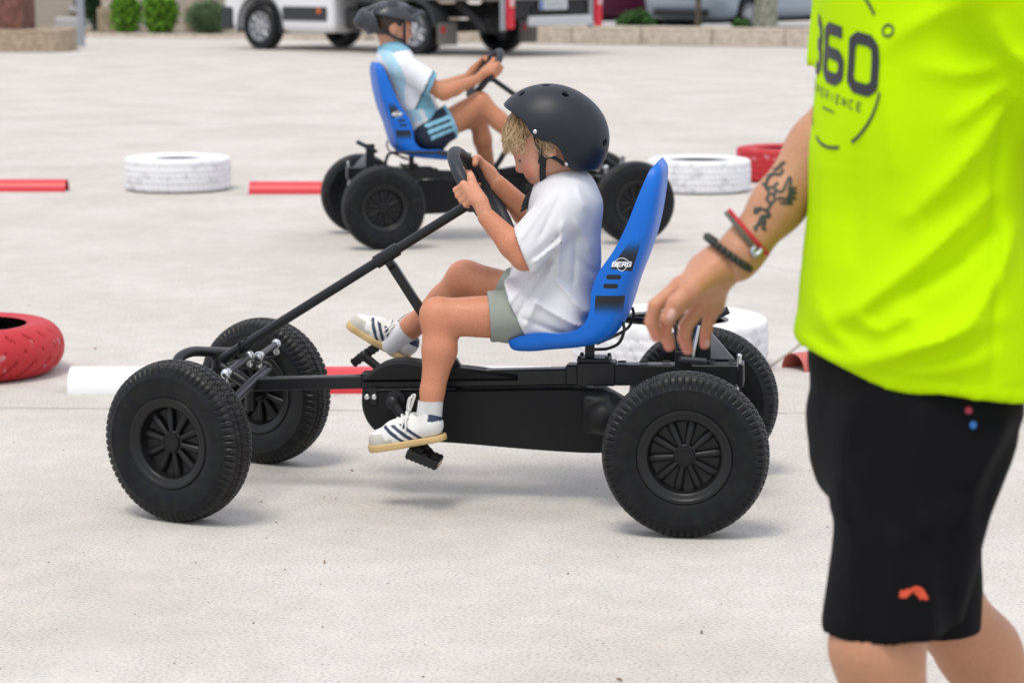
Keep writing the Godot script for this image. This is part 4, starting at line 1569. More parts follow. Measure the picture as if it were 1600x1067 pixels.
	for z in [-1.0, 1.0]:
		strap_line(g, [Vector3(0.404, 0.955, 0.093 * z), Vector3(0.396, 0.925, 0.086 * z), Vector3(0.388, 0.897, 0.078 * z), Vector3(0.390, 0.865, 0.068 * z), Vector3(0.391, 0.83, 0.05 * z), Vector3(0.396, 0.813, 0.022 * z), Vector3(0.398, 0.811, 0)], 0.017, Vector3(0, 0, z))
		strap_line(g, [Vector3(0.333, 0.880, 0.076 * z), Vector3(0.350, 0.894, 0.08 * z), Vector3(0.370, 0.901, 0.081 * z), Vector3(0.388, 0.895, 0.079 * z)], 0.011, Vector3(0, 0, z))
	strap_line(g, [Vector3(0.400, 0.813, -0.02), Vector3(0.418, 0.806, -0.03), Vector3(0.432, 0.790, -0.040), Vector3(0.440, 0.765, -0.046)], 0.018, Vector3(0, 0, -1))
	part("strap", hel, g, M.strap)
	g = Geo.new()
	for z in [-1.0, 1.0]:
		g.box(Transform3D(Basis(Vector3.BACK, 0.25), Vector3(0.388, 0.896, 0.0835 * z)), Vector3(0.021, 0.022, 0.008), 0.003)
		g.box(Transform3D(Basis(Vector3.BACK, 0.1), Vector3(0.391, 0.886, 0.081 * z)), Vector3(0.018, 0.006, 0.009), 0.002)
	g.box(Transform3D(Basis(Vector3.BACK, -0.6), Vector3(0.441, 0.764, -0.047)), Vector3(0.02, 0.007, 0.010), 0.002)
	part("buckle", hel, g, M.plastic)


func build_child_far(xf: Transform3D, wheel_c: Vector3) -> void:
	var P := thing("person", "child in grey cycle helmet, white and sky blue football shirt and navy shorts", "person", xf, "children on pedal karts")
	var limb := Color(0.51, 0.225, 0.115)
	var skin := func(_p: Vector3, _n: Vector3) -> Color: return limb
	var g := Geo.new()
	var s := Sdf.new(Vector3(-0.02, 0.20, -0.26), Vector3(0.90, 1.02, 0.26), 0.011)
	var ne := Vector3(0.335, 0.742, 0.185)
	var nw := Vector3(0.508, 0.806, 0.145)
	var fe := Vector3(0.345, 0.730, -0.185)
	var fw := Vector3(0.512, 0.800, -0.145)
	s.cap(Vector3(0.28, 0.55, 0), Vector3(0.14, 0.85, 0), 0.09, 0.09, 0.02)
	s.cap(Vector3(0.12, 0.89, 0), Vector3(0.105, 0.99, 0), 0.06, 0.045, 0.03)
	for e in [[ne, nw, 1.0], [fe, fw, -1.0]]:
		s.cap(Vector3(0.145, 0.865, 0.135 * e[2]), e[0], 0.043, 0.037, 0.02)
		s.cap(e[0], e[0].lerp(e[1], 0.3), 0.036, 0.0365, 0.015)
		s.cap(e[0].lerp(e[1], 0.3), e[1], 0.0365, 0.025, 0.015)
	var nk := Vector3(0.530, 0.692, 0.115)
	var na := Vector3(0.795, 0.425, 0.150)
	var fk := Vector3(0.560, 0.612, -0.105)
	var fa := Vector3(0.640, 0.262, -0.150)
	for e in [[Vector3(0.30, 0.545, 0.09), nk, na], [Vector3(0.30, 0.545, -0.09), fk, fa]]:
		s.cap(e[0], e[1], 0.072, 0.051, 0.02)
		s.cap(e[1], e[1].lerp(e[2], 0.35), 0.048, 0.046, 0.02)
		s.cap(e[1].lerp(e[2], 0.35), e[2], 0.046, 0.030, 0.02)
	s.net(g, skin)
	var hx := Transform3D(Basis(Vector3.BACK, deg_to_rad(-8.0)), Vector3(0.112, 1.066, 0))
	var hs := Sdf.new(Vector3(-0.02, 0.92, -0.11), Vector3(0.23, 1.19, 0.11), 0.005)
	head_sdf(hs, hx, 1.05, Vector3(0.105, 0.95, 0), 0.05)
	hs.net(g, face_col(hx, 1.05, Color(0.52, 0.26, 0.17), Color(0.55, 0.20, 0.14)))
	var cd := (wheel_c - Vector3(1.262, 0.344, 0)).normalized()
	var ay := (Vector3.UP - cd * cd.y).normalized()
	for e in [[1.0, nw], [-1.0, fw]]:
		var a1 := deg_to_rad(14.0)
		var rd: Vector3 = Vector3(0, 0, e[0]) * cos(a1) + ay * sin(a1)
		var tn: Vector3 = ay * cos(a1) - Vector3(0, 0, e[0]) * sin(a1)
		grip_hand(g, wheel_c + rd * 0.133, tn, rd, -cd, e[1], 1.05, skin)
	part("body", P, g, M.skin)
	# shirt
	var t := Sdf.new(Vector3(-0.03, 0.46, -0.29), Vector3(0.45, 1.0, 0.29), 0.008)
	var ax := Vector3(0.91, 0.41, 0)
	t.cap(Vector3(0.135, 0.865, 0), Vector3(0.215, 0.69, 0), 0.135, 0.132, 0.03, ax, 0.72)
	t.cap(Vector3(0.215, 0.69, 0), Vector3(0.29, 0.535, 0), 0.132, 0.138, 0.03, ax, 0.76)
	t.cap(Vector3(0.118, 0.895, -0.09), Vector3(0.118, 0.895, 0.09), 0.055, 0.055, 0.05)
	t.cap(Vector3(0.112, 0.91, 0), Vector3(0.105, 0.95, 0), 0.07, 0.056, 0.03)
	for e in [[1.0, ne], [-1.0, fe]]:
		var sv := Sdf.new(Vector3(-0.03, 0.46, -0.29), Vector3(0.45, 1.0, 0.29), 0.008)
		sv.cap(Vector3(0.145, 0.870, 0.135 * e[0]), e[1] + Vector3(-0.03, 0.02, 0), 0.060, 0.060, 0.03)
		sv.cut(Vector3(0.270, 0.764, 0.17 * e[0]), Vector3(0.88, -0.42, 0.15 * e[0]), 0.14)
		sv.cap(Vector3(0.275, 0.765, 0.168 * e[0]), Vector3(0.34, 0.748, 0.185 * e[0]), 0.042, 0.046, 0.003, Vector3.ZERO, 1.0, true)
		t.merge(sv, 0.03)
	t.cap(Vector3(0.105, 0.94, 0), Vector3(0.10, 1.02, 0), 0.05, 0.05, 0.004, Vector3.ZERO, 1.0, true)
	t.cut(Vector3(0.30, 0.50, 0), Vector3(0.2, -1, 0))
	var fn := FastNoiseLite.new()
	fn.seed = 8
	fn.frequency = 6.0
	t.warp(func(p: Vector3) -> float: return 0.006 * fn.get_noise_3dv(p), 0.03)
	g = Geo.new()
	var sky := Color(0.26, 0.56, 0.72)
	var wh := Color(0.72, 0.74, 0.78)
	var dk := Color(0.02, 0.09, 0.13)
	t.net(g, func(p: Vector3, n: Vector3) -> Color:
		var c := wh
		var az := absf(p.z)
		# distance along the torso axis and across it
		var across := (p - Vector3(0.135, 0.865, 0)).dot(ax)
		var sleeve := (p - Vector3(0.270, 0.764, 0.17 * signf(p.z))).dot(Vector3(0.88, -0.42, 0.15 * signf(p.z)).normalized())
		if az > 0.10 and p.y > 0.66 and p.x > 0.15 and sleeve > -0.13:
			if sleeve > -0.028:
				c = sky.lerp(dk, 0.35) if sleeve > -0.018 else dk
			return c
		var blot := fn.get_noise_3dv(p * 2.2)
		if across < -0.012 and across > -0.062 and p.y > 0.60:
			c = sky.lerp(wh, 0.25 + 0.4 * clampf(blot, 0.0, 1.0))
		if across > 0.012 and across < 0.078 and p.y < 0.78:
			c = sky.lerp(Color(0.05, 0.28, 0.42), clampf(blot * 1.6, 0.0, 1.0))
		var ln := absf(p.x - 0.125 - (0.925 - p.y) * 0.45)
		if p.y > 0.865 and az > 0.035 and az < 0.13 and (absf(ln - 0.0) < 0.0055 or absf(ln - 0.02) < 0.005):
			c = dk
		if p.y > 0.948:
			c = sky.lerp(dk, 0.3)
		return c)
	part("football_shirt", P, g, M.dyed)
	# shorts
	var sh := Sdf.new(Vector3(0.16, 0.42, -0.24), Vector3(0.52, 0.76, 0.24), 0.007)
	sh.cap(Vector3(0.285, 0.53, -0.06), Vector3(0.285, 0.53, 0.06), 0.095, 0.095, 0.02)
	sh.cap(Vector3(0.295, 0.535, 0.085), Vector3(0.45, 0.642, 0.112), 0.088, 0.082, 0.02)
	sh.cap(Vector3(0.295, 0.535, -0.085), Vector3(0.45, 0.585, -0.105), 0.088, 0.080, 0.02)
	sh.cut(Vector3(0.392, 0.590, 0.10), Vector3(0.92, 0.37, 0.0), 0.17)
	sh.cut(Vector3(0.400, 0.565, -0.10), Vector3(0.95, 0.28, 0.0), 0.13)
	sh.cap(Vector3(0.37, 0.582, 0.1), Vector3(0.47, 0.652, 0.115), 0.068, 0.068, 0.003, Vector3.ZERO, 1.0, true)
	sh.warp(func(p: Vector3) -> float: return 0.006 * fn.get_noise_3dv(p * 1.3), 0.03)
	var nav := Color(0.012, 0.022, 0.045)
	var lb := Color(0.24, 0.52, 0.66)
	g = Geo.new()
	sh.net(g, func(p: Vector3, n: Vector3) -> Color:
		var c := nav
		var zz := 0.10 if p.z > 0.0 else -0.10
		var e := (p - Vector3(0.392, 0.590, zz)).dot(Vector3(0.927, 0.373, 0)) if p.z > 0.0 else (p - Vector3(0.400, 0.565, zz)).dot(Vector3(0.96, 0.283, 0))
		if e > -0.016:
			return lb.lerp(Color(0.12, 0.26, 0.42), 0.3)
		if absf(n.z) > 0.45 and e > -0.14:
			var v := (p - Vector3(0.34, 0.545, 0)).dot(Vector3(-0.373, 0.927, 0))
			var w := fposmod(v + 0.008, 0.032)
			if v > -0.008 and v < 0.088 and w < 0.018:
				c = lb
		return c)
	part("shorts", P, g, M.dyed)
	# feet
	var navy := Color(0.02, 0.02, 0.025)
	var white := Color(0.65, 0.65, 0.65)
	for e in [[na, (na - nk).normalized(), Transform3D(Basis(Vector3.BACK, deg_to_rad(28.0)), Vector3(0.765, 0.325, 0.165))], [fa, (fa - fk).normalized(), Transform3D(Basis(Vector3.BACK, deg_to_rad(-8.0)), Vector3(0.598, 0.178, -0.160))]]:
		g = Geo.new()
		g.tube([e[0] + e[1] * 0.05, e[0] + e[1] * 0.01, e[0] - e[1] * 0.05, e[0] - e[1] * 0.053], [0.036, 0.036, 0.0355, 0.031], 20)
		part("sock", P, g, M.sock)
		make_shoe(P, e[2], 0.225, navy, white, M.sock, false)
	# hair
	g = Geo.new()
	var hb := Sdf.new(Vector3(-0.02, 0.97, -0.11), Vector3(0.23, 1.18, 0.11), 0.006)
	hb.ell(hx * Vector3(-0.016, 0.022, 0), Vector3(0.099, 0.093, 0.082), 0.01, hx.basis)
	hb.cap(hx * Vector3(0.075, -0.012, 0), hx * Vector3(0.03, -0.12, 0), 0.075, 0.08, 0.006, Vector3.ZERO, 1.0, true)
	hb.cut(hx * Vector3(-0.03, -0.055, 0), hx.basis * Vector3(0, -1, 0))
	hb.net(g, func(_p: Vector3, _n: Vector3) -> Color: return Color(0.03, 0.018, 0.012))
	part("hair", P, g, M.hair)
	# vented helmet
	var he := Sdf.new(Vector3(-0.09, 0.99, -0.13), Vector3(0.30, 1.22, 0.13), 0.005)
	var hbv := Basis(Vector3.BACK, deg_to_rad(-2.0))
	he.ell(Vector3(0.103, 1.085, 0), Vector3(0.150, 0.104, 0.104), 0.002, hbv)
	he.cap(Vector3(-0.025, 1.105, 0), Vector3(-0.052, 1.085, 0), 0.045, 0.03, 0.03)
	he.cap(Vector3(0.19, 1.128, -0.04), Vector3(0.262, 1.126, 0.0), 0.020, 0.008, 0.02)
	he.cap(Vector3(0.19, 1.128, 0.04), Vector3(0.262, 1.126, 0.0), 0.020, 0.008, 0.02)
	he.cut(Vector3(0.12, 1.102, 0), Vector3(-0.20, -1, 0), 0.13)
	he.cut(Vector3(0.02, 1.035, 0), Vector3(0.45, -0.9, 0), 0.16)
	he.ell(Vector3(0.103, 1.075, 0), Vector3(0.122, 0.088, 0.088), 0.004, hbv, true)
	for a in [-2.0, -1.0, 0.0, 1.0, 2.0]:
		for b in [0.0, 1.0, 2.0]:
			var dv := Vector3(cos(0.75 + b * 0.75), sin(0.75 + b * 0.75), a * 0.42).normalized()
			var c0 := Vector3(0.103, 1.085, 0) + dv * Vector3(0.150, 0.104, 0.104)
			var al := Vector3(-dv.y, dv.x, 0).normalized() * 0.022
			he.cap(c0 - al, c0 + al, 0.0125, 0.0115, 0.004, Vector3.ZERO, 1.0, true)
	g = Geo.new()
	var hm := M.helmet.duplicate() as StandardMaterial3D
	hm.albedo_color = lin(0.038, 0.041, 0.05)
	hm.roughness = 0.3
	he.net(g)
	var hel := part("helmet", P, g, hm)
	g = Geo.new()
	for z in [-1.0, 1.0]:
		strap_line(g, [Vector3(0.155, 1.105, 0.088 * z), Vector3(0.158, 1.05, 0.082 * z), Vector3(0.160, 0.995, 0.062 * z), Vector3(0.168, 0.955, 0.03 * z), Vector3(0.170, 0.950, 0)], 0.014, Vector3(0, 0, z))
		strap_line(g, [Vector3(0.045, 1.045, 0.086 * z), Vector3(0.10, 1.015, 0.082 * z), Vector3(0.160, 0.99, 0.064 * z)], 0.013, Vector3(0, 0, z))
	part("strap", hel, g, M.strap)

# ---------------------------------------------------------------- the walking adult; base point B, coordinates are world minus B
func build_man(B: Vector3) -> void:
	var P := thing("person", "adult in fluorescent yellow T-shirt and black shorts walking past with tattooed forearm and bracelets", "person", Transform3D(Basis.IDENTITY, B))
	var f := Vector3(-0.921, 0, 0.391)
	var r := Vector3(-0.391, 0, -0.921)
	var noise := FastNoiseLite.new()
	noise.seed = 9
	noise.frequency = 14.0
	noise.fractal_octaves = 3
	var skin := func(p: Vector3, _n: Vector3) -> Color:
		var t := clampf(0.5 + 0.7 * noise.get_noise_3dv(p), 0.0, 1.0)
		return Color(0.46, 0.235, 0.125).lerp(Color(0.54, 0.265, 0.155), t)
	var W := func(x: float, y: float, z: float) -> Vector3: return Vector3(x, y, z) - Vector3(B.x, 0, B.z)
	var g := Geo.new()
	# --- legs, torso core, neck, left arm
	var s := Sdf.new(Vector3(-0.42, 0.03, -0.42), Vector3(0.62, 1.58, 0.36), 0.0125)
	var lh := -r * 0.10 + Vector3(0, 0.90, 0)
	var rh := r * 0.10 + Vector3(0, 0.90, 0)
	var lk: Vector3 = W.call(0.506, 0.455, -3.355)
	var la: Vector3 = W.call(0.545, 0.085, -3.375)
	var rk: Vector3 = W.call(0.632, 0.455, -3.640)
	var ra: Vector3 = W.call(0.85, 0.14, -3.755)
	s.cap(lh, lk, 0.088, 0.0615, 0.03)
	s.cap(lk, lk.lerp(la, 0.32) - f * 0.015, 0.060, 0.057, 0.03)
	s.cap(lk.lerp(la, 0.32) - f * 0.015, lk.lerp(la, 0.8), 0.058, 0.038, 0.03)
	s.cap(lk.lerp(la, 0.8), la, 0.038, 0.036, 0.02)
	s.cap(rh, rk, 0.088, 0.064, 0.03)
	s.cap(rk, rk.lerp(ra, 0.32) - f * 0.012, 0.061, 0.058, 0.03)
	s.cap(rk.lerp(ra, 0.32) - f * 0.012, rk.lerp(ra, 0.8), 0.058, 0.038, 0.03)
	s.cap(rk.lerp(ra, 0.8), ra, 0.038, 0.036, 0.02)
	s.cap(Vector3(0, 0.92, 0), Vector3(0, 1.30, 0), 0.13, 0.14, 0.03, f, 0.7)
	s.cap(Vector3(0, 1.38, 0), f * 0.02 + Vector3(0, 1.56, 0), 0.075, 0.058, 0.04)
	var ls := -r * 0.185 + Vector3(0, 1.42, 0)
	var le := ls + Vector3(0.16, -0.235, -0.02)
	var lw := le + Vector3(0.10, -0.24, 0.05)
	s.cap(ls, le, 0.055, 0.044, 0.02)
	s.cap(le, le.lerp(lw, 0.3), 0.043, 0.044, 0.02)
	s.cap(le.lerp(lw, 0.3), lw, 0.044, 0.029, 0.02)
	s.cap(lw, lw + Vector3(0.01, -0.10, 0.0), 0.03, 0.032, 0.02, Vector3(0, 0, 1), 0.6)
	s.net(g, skin)
	# --- right arm (its own finer grid) with the hanging hand
	var rs := r * 0.185 + Vector3(0.022, 1.42, 0)
	var re: Vector3 = W.call(0.497, 1.178, -3.655)
	var rw: Vector3 = W.call(0.333, 0.983, -3.575)
	var ar := Sdf.new(Vector3(-0.42, 0.80, -0.32), Vector3(0.06, 1.50, 0.06), 0.0065)
	ar.cap(rs, re, 0.056, 0.047, 0.02)
	ar.cap(re, re.lerp(rw, 0.28), 0.046, 0.0475, 0.025)
	ar.cap(re.lerp(rw, 0.28), re.lerp(rw, 0.68), 0.0475, 0.0375, 0.025)
	ar.cap(re.lerp(rw, 0.68), rw, 0.0375, 0.0305, 0.02)
	ar.cap(rw, rw + (rw - re).normalized() * 0.02, 0.0305, 0.032, 0.02)
	ar.net(g, skin)
	# hand: back of the hand up and left, thumb towards the camera
	var hd := Sdf.new(Vector3(-0.42, 0.78, -0.16), Vector3(-0.17, 1.03, 0.04), 0.003)
	var px := func(u: float, v: float, z: float) -> Vector3:
		# a photograph pixel, carried to depth z (the hand hangs near the plane of the wrist)
		var an := deg_to_rad(8.75)
		var dirv := Vector3((u - 800.0) / 3900.0, -sin(an) - (v - 533.5) / 3900.0 * cos(an), -cos(an) + (v - 533.5) / 3900.0 * sin(an))
		return Vector3(0, 1.4, 0) + dirv * (z / dirv.z) - Vector3(B.x, 0, B.z)
	var wr := rw
	hd.cap(wr, px.call(1108, 428, -3.575), 0.0305, 0.034, 0.02, Vector3(0, 0, 1), 0.85)
	var kn := [px.call(1063, 447, -3.548), px.call(1080, 462, -3.572), px.call(1099, 473, -3.594), px.call(1118, 476, -3.612)]
	for i in 4:
		hd.cap(wr.lerp(px.call(1108, 428, -3.575), 0.7) + Vector3(0, 0, 0.012 - 0.008 * i), kn[i], 0.021, 0.0145, 0.018)
	var fingers := [
		[kn[0], px.call(1024, 478, -3.535), px.call(1018, 503, -3.540), px.call(1026, 526, -3.548)],
		[kn[1], px.call(1043, 497, -3.562), px.call(1040, 520, -3.570), px.call(1046, 540, -3.578)],
		[kn[2], px.call(1072, 508, -3.590), px.call(1069, 528, -3.598), px.call(1075, 546, -3.604)],
		[kn[3], px.call(1108, 500, -3.612), px.call(1103, 520, -3.618), px.call(1101, 538, -3.622)]]
	var fr := [0.0102, 0.0102, 0.0098, 0.0086]
	for i in 4:
		var q: Array = fingers[i]
		hd.cap(q[0], q[1], fr[i] * 1.25, fr[i] * 1.08, 0.005)
		hd.cap(q[1], q[2], fr[i] * 1.1, fr[i] * 0.96, 0.002)
		hd.cap(q[2], q[3], fr[i] * 1.0, fr[i] * 0.84, 0.002)
	# thumb in front
	hd.cap(px.call(1120, 418, -3.555), px.call(1083, 450, -3.520), 0.022, 0.0155, 0.016)
	hd.cap(px.call(1083, 450, -3.520), px.call(1056, 474, -3.510), 0.0145, 0.0122, 0.008)
	hd.cap(px.call(1056, 474, -3.510), px.call(1043, 496, -3.512), 0.0122, 0.0098, 0.005)
	hd.net(g, func(p: Vector3, n: Vector3) -> Color:
		var c := Color(0.54, 0.255, 0.152)
		var low := 1.0 - smoothstep(0.83, 0.93, p.y)
		var tips := 0.0
		for q in fingers:
			tips = maxf(tips, 1.0 - smoothstep(0.008, 0.035, p.distance_to(q[3])))
		return c.lerp(Color(0.60, 0.215, 0.155), tips * 0.75))
	# head, out of the picture above
	var hx := Transform3D(Basis(f, Vector3.UP, r), Vector3(0, 1.655, 0) + f * 0.035)
	var hs := Sdf.new(Vector3(-0.17, 1.48, -0.15), Vector3(0.13, 1.80, 0.15), 0.007)
	head_sdf(hs, hx, 1.16, Vector3(0, 1.5, 0) + f * 0.01, 0.058)
	hs.net(g, face_col(hx, 1.16, Color(0.42, 0.22, 0.13), Color(0.45, 0.19, 0.12)))
	part("body", P, g, M.skin)
	g = Geo.new()
	var hh := Sdf.new(Vector3(-0.17, 1.58, -0.15), Vector3(0.15, 1.82, 0.15), 0.008)
	hh.ell(hx * Vector3(-0.018, 0.034, 0), Vector3(0.108, 0.096, 0.092), 0.01, hx.basis)
	hh.cap(hx * Vector3(0.09, -0.01, 0), hx * Vector3(0.05, -0.14, 0), 0.085, 0.09, 0.006, Vector3.ZERO, 1.0, true)
	hh.net(g, func(_p: Vector3, _n: Vector3) -> Color: return Color(0.03, 0.02, 0.014))
	part("hair", P, g, M.hair)
	# nails
	g = Geo.new()
	g.ball(px.call(1049, 491, -3.4985), Vector3(0.0062, 0.0088, 0.0028), 12, Basis(Vector3.BACK, -0.45))
	g.ball(px.call(1106, 536, -3.613), Vector3(0.0045, 0.0065, 0.0026), 12, Basis(Vector3.UP, 0.5))
	part("fingernail", P, g, mat(lin(0.62, 0.36, 0.30), 0.3))
	# tattoo, ink on the forearm facing the camera
	g = Geo.new()
	var to: Vector3 = px.call(1222, 318, -3.50)
	var ey := Vector3(0, 1, 0)
	var ex := Vector3(1, 0, 0)
	var k := 3.55 / 3900.0
	var ink := [
		[[1205, 300], [1199, 288], [1202, 277], [1212, 268], [1222, 275], [1232, 266], [1237, 262]],
		[[1206, 300], [1210, 288], [1218, 281], [1228, 281], [1234, 273]],
		[[1205, 300], [1210, 310], [1206, 318], [1212, 324], [1219, 317], [1213, 308]],
		[[1214, 312], [1222, 306], [1230, 306], [1236, 296], [1243, 284], [1244, 294], [1240, 304]],
		[[1240, 304], [1252, 300], [1240, 308], [1253, 308], [1238, 313], [1252, 317], [1236, 318], [1246, 325], [1226, 323]],
		[[1222, 306], [1219, 298], [1225, 293]],
		[[1212, 324], [1209, 332], [1202, 335], [1196, 332], [1192, 338], [1187, 340], [1190, 333], [1197, 336]],
		[[1202, 335], [1210, 340], [1208, 346], [1199, 344], [1194, 352], [1190, 360]],
		[[1208, 340], [1200, 352], [1192, 358], [1186, 362], [1190, 367]],
		[[1199, 344], [1203, 356], [1198, 362], [1205, 366]],
		[[1222, 318], [1228, 316], [1236, 318]],
		[[1207, 304], [1214, 300], [1219, 303]]]
	for st in ink:
		var q := []
		for p in st:
			q.append(Vector2((p[0] - 1222) * k, (318 - p[1]) * k))
		var sm: Array = smooth_curve(q, 4)
		ar.print_stroke(g, to, ex, ey, Vector3(0, 0, -1), sm, 0.0040, 0.0008)
	part("tattoo", P, g, mat(lin(0.022, 0.032, 0.026), 0.55))
	# bracelets
	var ad := (rw - re).normalized()
	var b1: Vector3 = px.call(1139, 395, -3.570)
	g = Geo.new()
	var e1 := Vector3(0.84, -0.50, 0.12).normalized()
	e1 = (e1 - ad * e1.dot(ad) * 0.8).normalized()
	var e2 := Vector3(0, 0, 1)
	for i in 26:
		var a := TAU * i / 26
		var c0: Vector3 = b1 + e1 * cos(a) * 0.0385 + e2 * sin(a) * 0.0395
		g.ball(c0, Vector3(0.0062, 0.0062, 0.0062), 10)
	part("beaded_bracelet", P, g, mat(lin(0.012, 0.015, 0.012), 0.45))
	g = Geo.new()
	var ring := []
	var b2: Vector3 = px.call(1170, 363, -3.580)
	for i in 33:
		var a := TAU * i / 32
		ring.append(b2 + Vector3(0.66, -0.75, 0.1).normalized() * cos(a) * 0.0415 + e2 * sin(a) * 0.0425)
	g.tube(ring, 0.0030, 8, false)
	part("red_cord", P, g, mat(lin(0.50, 0.015, 0.03), 0.7))
	g = Geo.new()
	ring = []
	var b3: Vector3 = px.call(1163, 368, -3.580)
	for i in 33:
		var a := TAU * i / 32
		ring.append(b3 + Vector3(0.62, -0.78, 0.1).normalized() * cos(a) * 0.041 + e2 * sin(a) * 0.042)
	g.tube(ring, 0.0032, 8, false)
	part("grey_cord", P, g, mat(lin(0.10, 0.10, 0.08), 0.8))
	g = Geo.new()
	g.tube(smooth_curve([px.call(1180, 386, -3.538), px.call(1176, 393, -3.536), px.call(1180, 398, -3.536), px.call(1187, 395, -3.537), px.call(1190, 389, -3.539)], 4), 0.0042, 8)
	part("clasp", P, g, M.steel)
	# --- T-shirt
	var t := Sdf.new(Vector3(-0.25, 0.74, -0.32), Vector3(0.38, 1.52, 0.32), 0.0068)
	t.cap(Vector3(0.016, 1.36, 0), Vector3(0.014, 1.16, 0), 0.184, 0.182, 0.04, f, 0.72)
	t.cap(Vector3(0.014, 1.16, 0), Vector3(0.020, 0.84, 0), 0.182, 0.205, 0.04, f, 0.72)
	t.cap(Vector3(0.02, 0.90, 0), Vector3(0.03, 0.78, 0), 0.207, 0.218, 0.04, f, 0.73)
	for e in [1.0, -1.0]:
		t.cap(Vector3(0, 1.465, 0) + r * 0.06 * e, r * 0.18 * e + Vector3(0, 1.425, 0), 0.055, 0.066, 0.06)
	for e in [[ls, le, 0.82, 0.088], [rs, re, 0.74, 0.070]]:
		var sv := Sdf.new(Vector3(-0.25, 0.74, -0.32), Vector3(0.38, 1.52, 0.32), 0.0068)
		sv.cap(e[0], e[0].lerp(e[1], e[2]), e[3] - 0.008, e[3], 0.02)
		sv.cut(e[0].lerp(e[1], e[2]), (e[1] - e[0]).normalized(), 0.3)
		t.merge(sv, 0.035)
	t.cap(Vector3(0, 1.45, 0) + f * 0.015, Vector3(0, 1.60, 0) + f * 0.03, 0.068, 0.075, 0.006, Vector3.ZERO, 1.0, true)
	var hemw := func(p: Vector3) -> float: return 0.845 - 0.140 * (p.x + 0.16) - 0.010 * sin((p.x + 0.09) * 30.0) * (1.0 if p.x < 0.02 else 0.0)
	var fl := FastNoiseLite.new()
	fl.seed = 4
	fl.frequency = 3.0
	fl.fractal_octaves = 2
	var pf := func(u: float, v: float) -> Vector2:
		var q: Vector3 = px.call(u, v, -3.36)
		return Vector2(q.x, q.y)
	var ridge := [
		[[[1312, 505], [1345, 478], [1436, 394], [1537, 300]], 0.013, 0.013],
		[[[1416, 335], [1500, 245], [1571, 150]], 0.014, 0.012],
		[[[1395, 545], [1450, 520], [1503, 485], [1550, 420], [1576, 355]], 0.013, 0.012],
		[[[1262, 540], [1300, 568], [1352, 562], [1416, 530], [1500, 500], [1545, 490]], 0.016, 0.012],
		[[[1345, 500], [1372, 512], [1405, 488], [1422, 500]], 0.011, 0.010],
		[[[1290, 480], [1300, 520], [1330, 545]], 0.012, 0.008],
		[[[1400, 575], [1470, 560], [1530, 545]], 0.014, 0.008],
		[[[1385, 70], [1440, 30], [1500, 5]], 0.016, 0.008],
		[[[1440, 105], [1500, 112], [1560, 95]], 0.013, 0.007],
		[[[1500, 10], [1522, 60], [1575, 115], [1610, 150]], 0.010, -0.005],
		[[[1540, 40], [1560, 80], [1600, 105]], 0.012, 0.010],
		[[[1380, 60], [1384, 160], [1392, 260]], 0.010, 0.005],
		[[[1350, 240], [1346, 330], [1340, 400]], 0.014, -0.006],
		[[[1300, 250], [1298, 350], [1290, 450]], 0.016, 0.006],
		[[[1565, 160], [1550, 260], [1545, 420], [1532, 620]], 0.007, -0.006],
		[[[1480, 190], [1520, 160], [1570, 120]], 0.012, 0.008],
		[[[1420, 450], [1480, 415], [1540, 360]], 0.012, -0.008]]
	var segs := []
	for q in ridge:
		var l: Array = q[0]
		var sp := []
		for p in l:
			sp.append(pf.call(p[0], p[1]))
		sp = smooth_curve(sp, 4)
		var bb := Rect2(sp[0], Vector2.ZERO)
		for p in sp:
			bb = bb.expand(p)
		segs.append([sp, q[1], q[2], bb.grow(q[1] * 2.6)])
	t.warp(func(p: Vector3) -> float:
		var w := maxf(0.0, 0.0) + 0.005 * fl.get_noise_3dv(p)
		if p.z > -0.08:
			var q := Vector2(p.x, p.y)
			for sg in segs:
				var bb: Rect2 = sg[3]
				if not bb.has_point(q):
					continue
				var best := 9.0
				var where := 0.0
				var sp: Array = sg[0]
				for i in sp.size() - 1:
					var cp := Geometry2D.get_closest_point_to_segment(q, sp[i], sp[i + 1])
					var dd := cp.distance_to(q)
					if dd < best:
						best = dd
						where = float(i) / sp.size()
				var z: float = best / sg[1]
				w -= 1.7 * sg[2] * exp(-pow(z, 1.4)) * (0.35 + 0.65 * sin(PI * clampf(where + 0.1, 0.0, 1.0)))
		return w, 0.045)
	# hem: cut along a gently waving line, with a stitched band
	var i3 := 0
	for z in t.nz:
		for y in t.ny:
			for x in t.nx:
				var p := Vector3(t.o.x + x * t.h, t.o.y + y * t.h, t.o.z + z * t.h)
				if p.y < 0.95 and absf(t.d[i3]) < 0.2:
					var e: float = p.y - hemw.call(p)
					if absf(e - 0.022) < 0.0035:
						t.d[i3] += 0.002
					t.d[i3] = maxf(t.d[i3], -e)
				i3 += 1
	g = Geo.new()
	t.net(g)
	var tee := part("t_shirt", P, g, M.neon)
	# chest print: thrown onto the chest along the facing direction
	g = Geo.new()
	var po := f * 0.0 + Vector3(0, 1.262, 0)
	var ux := (-r + Vector3(0, -0.14, 0)).normalized()
	var dirp := -f
	var org := po + f * 0.30 + r * 0.020
	var st := 0.0225
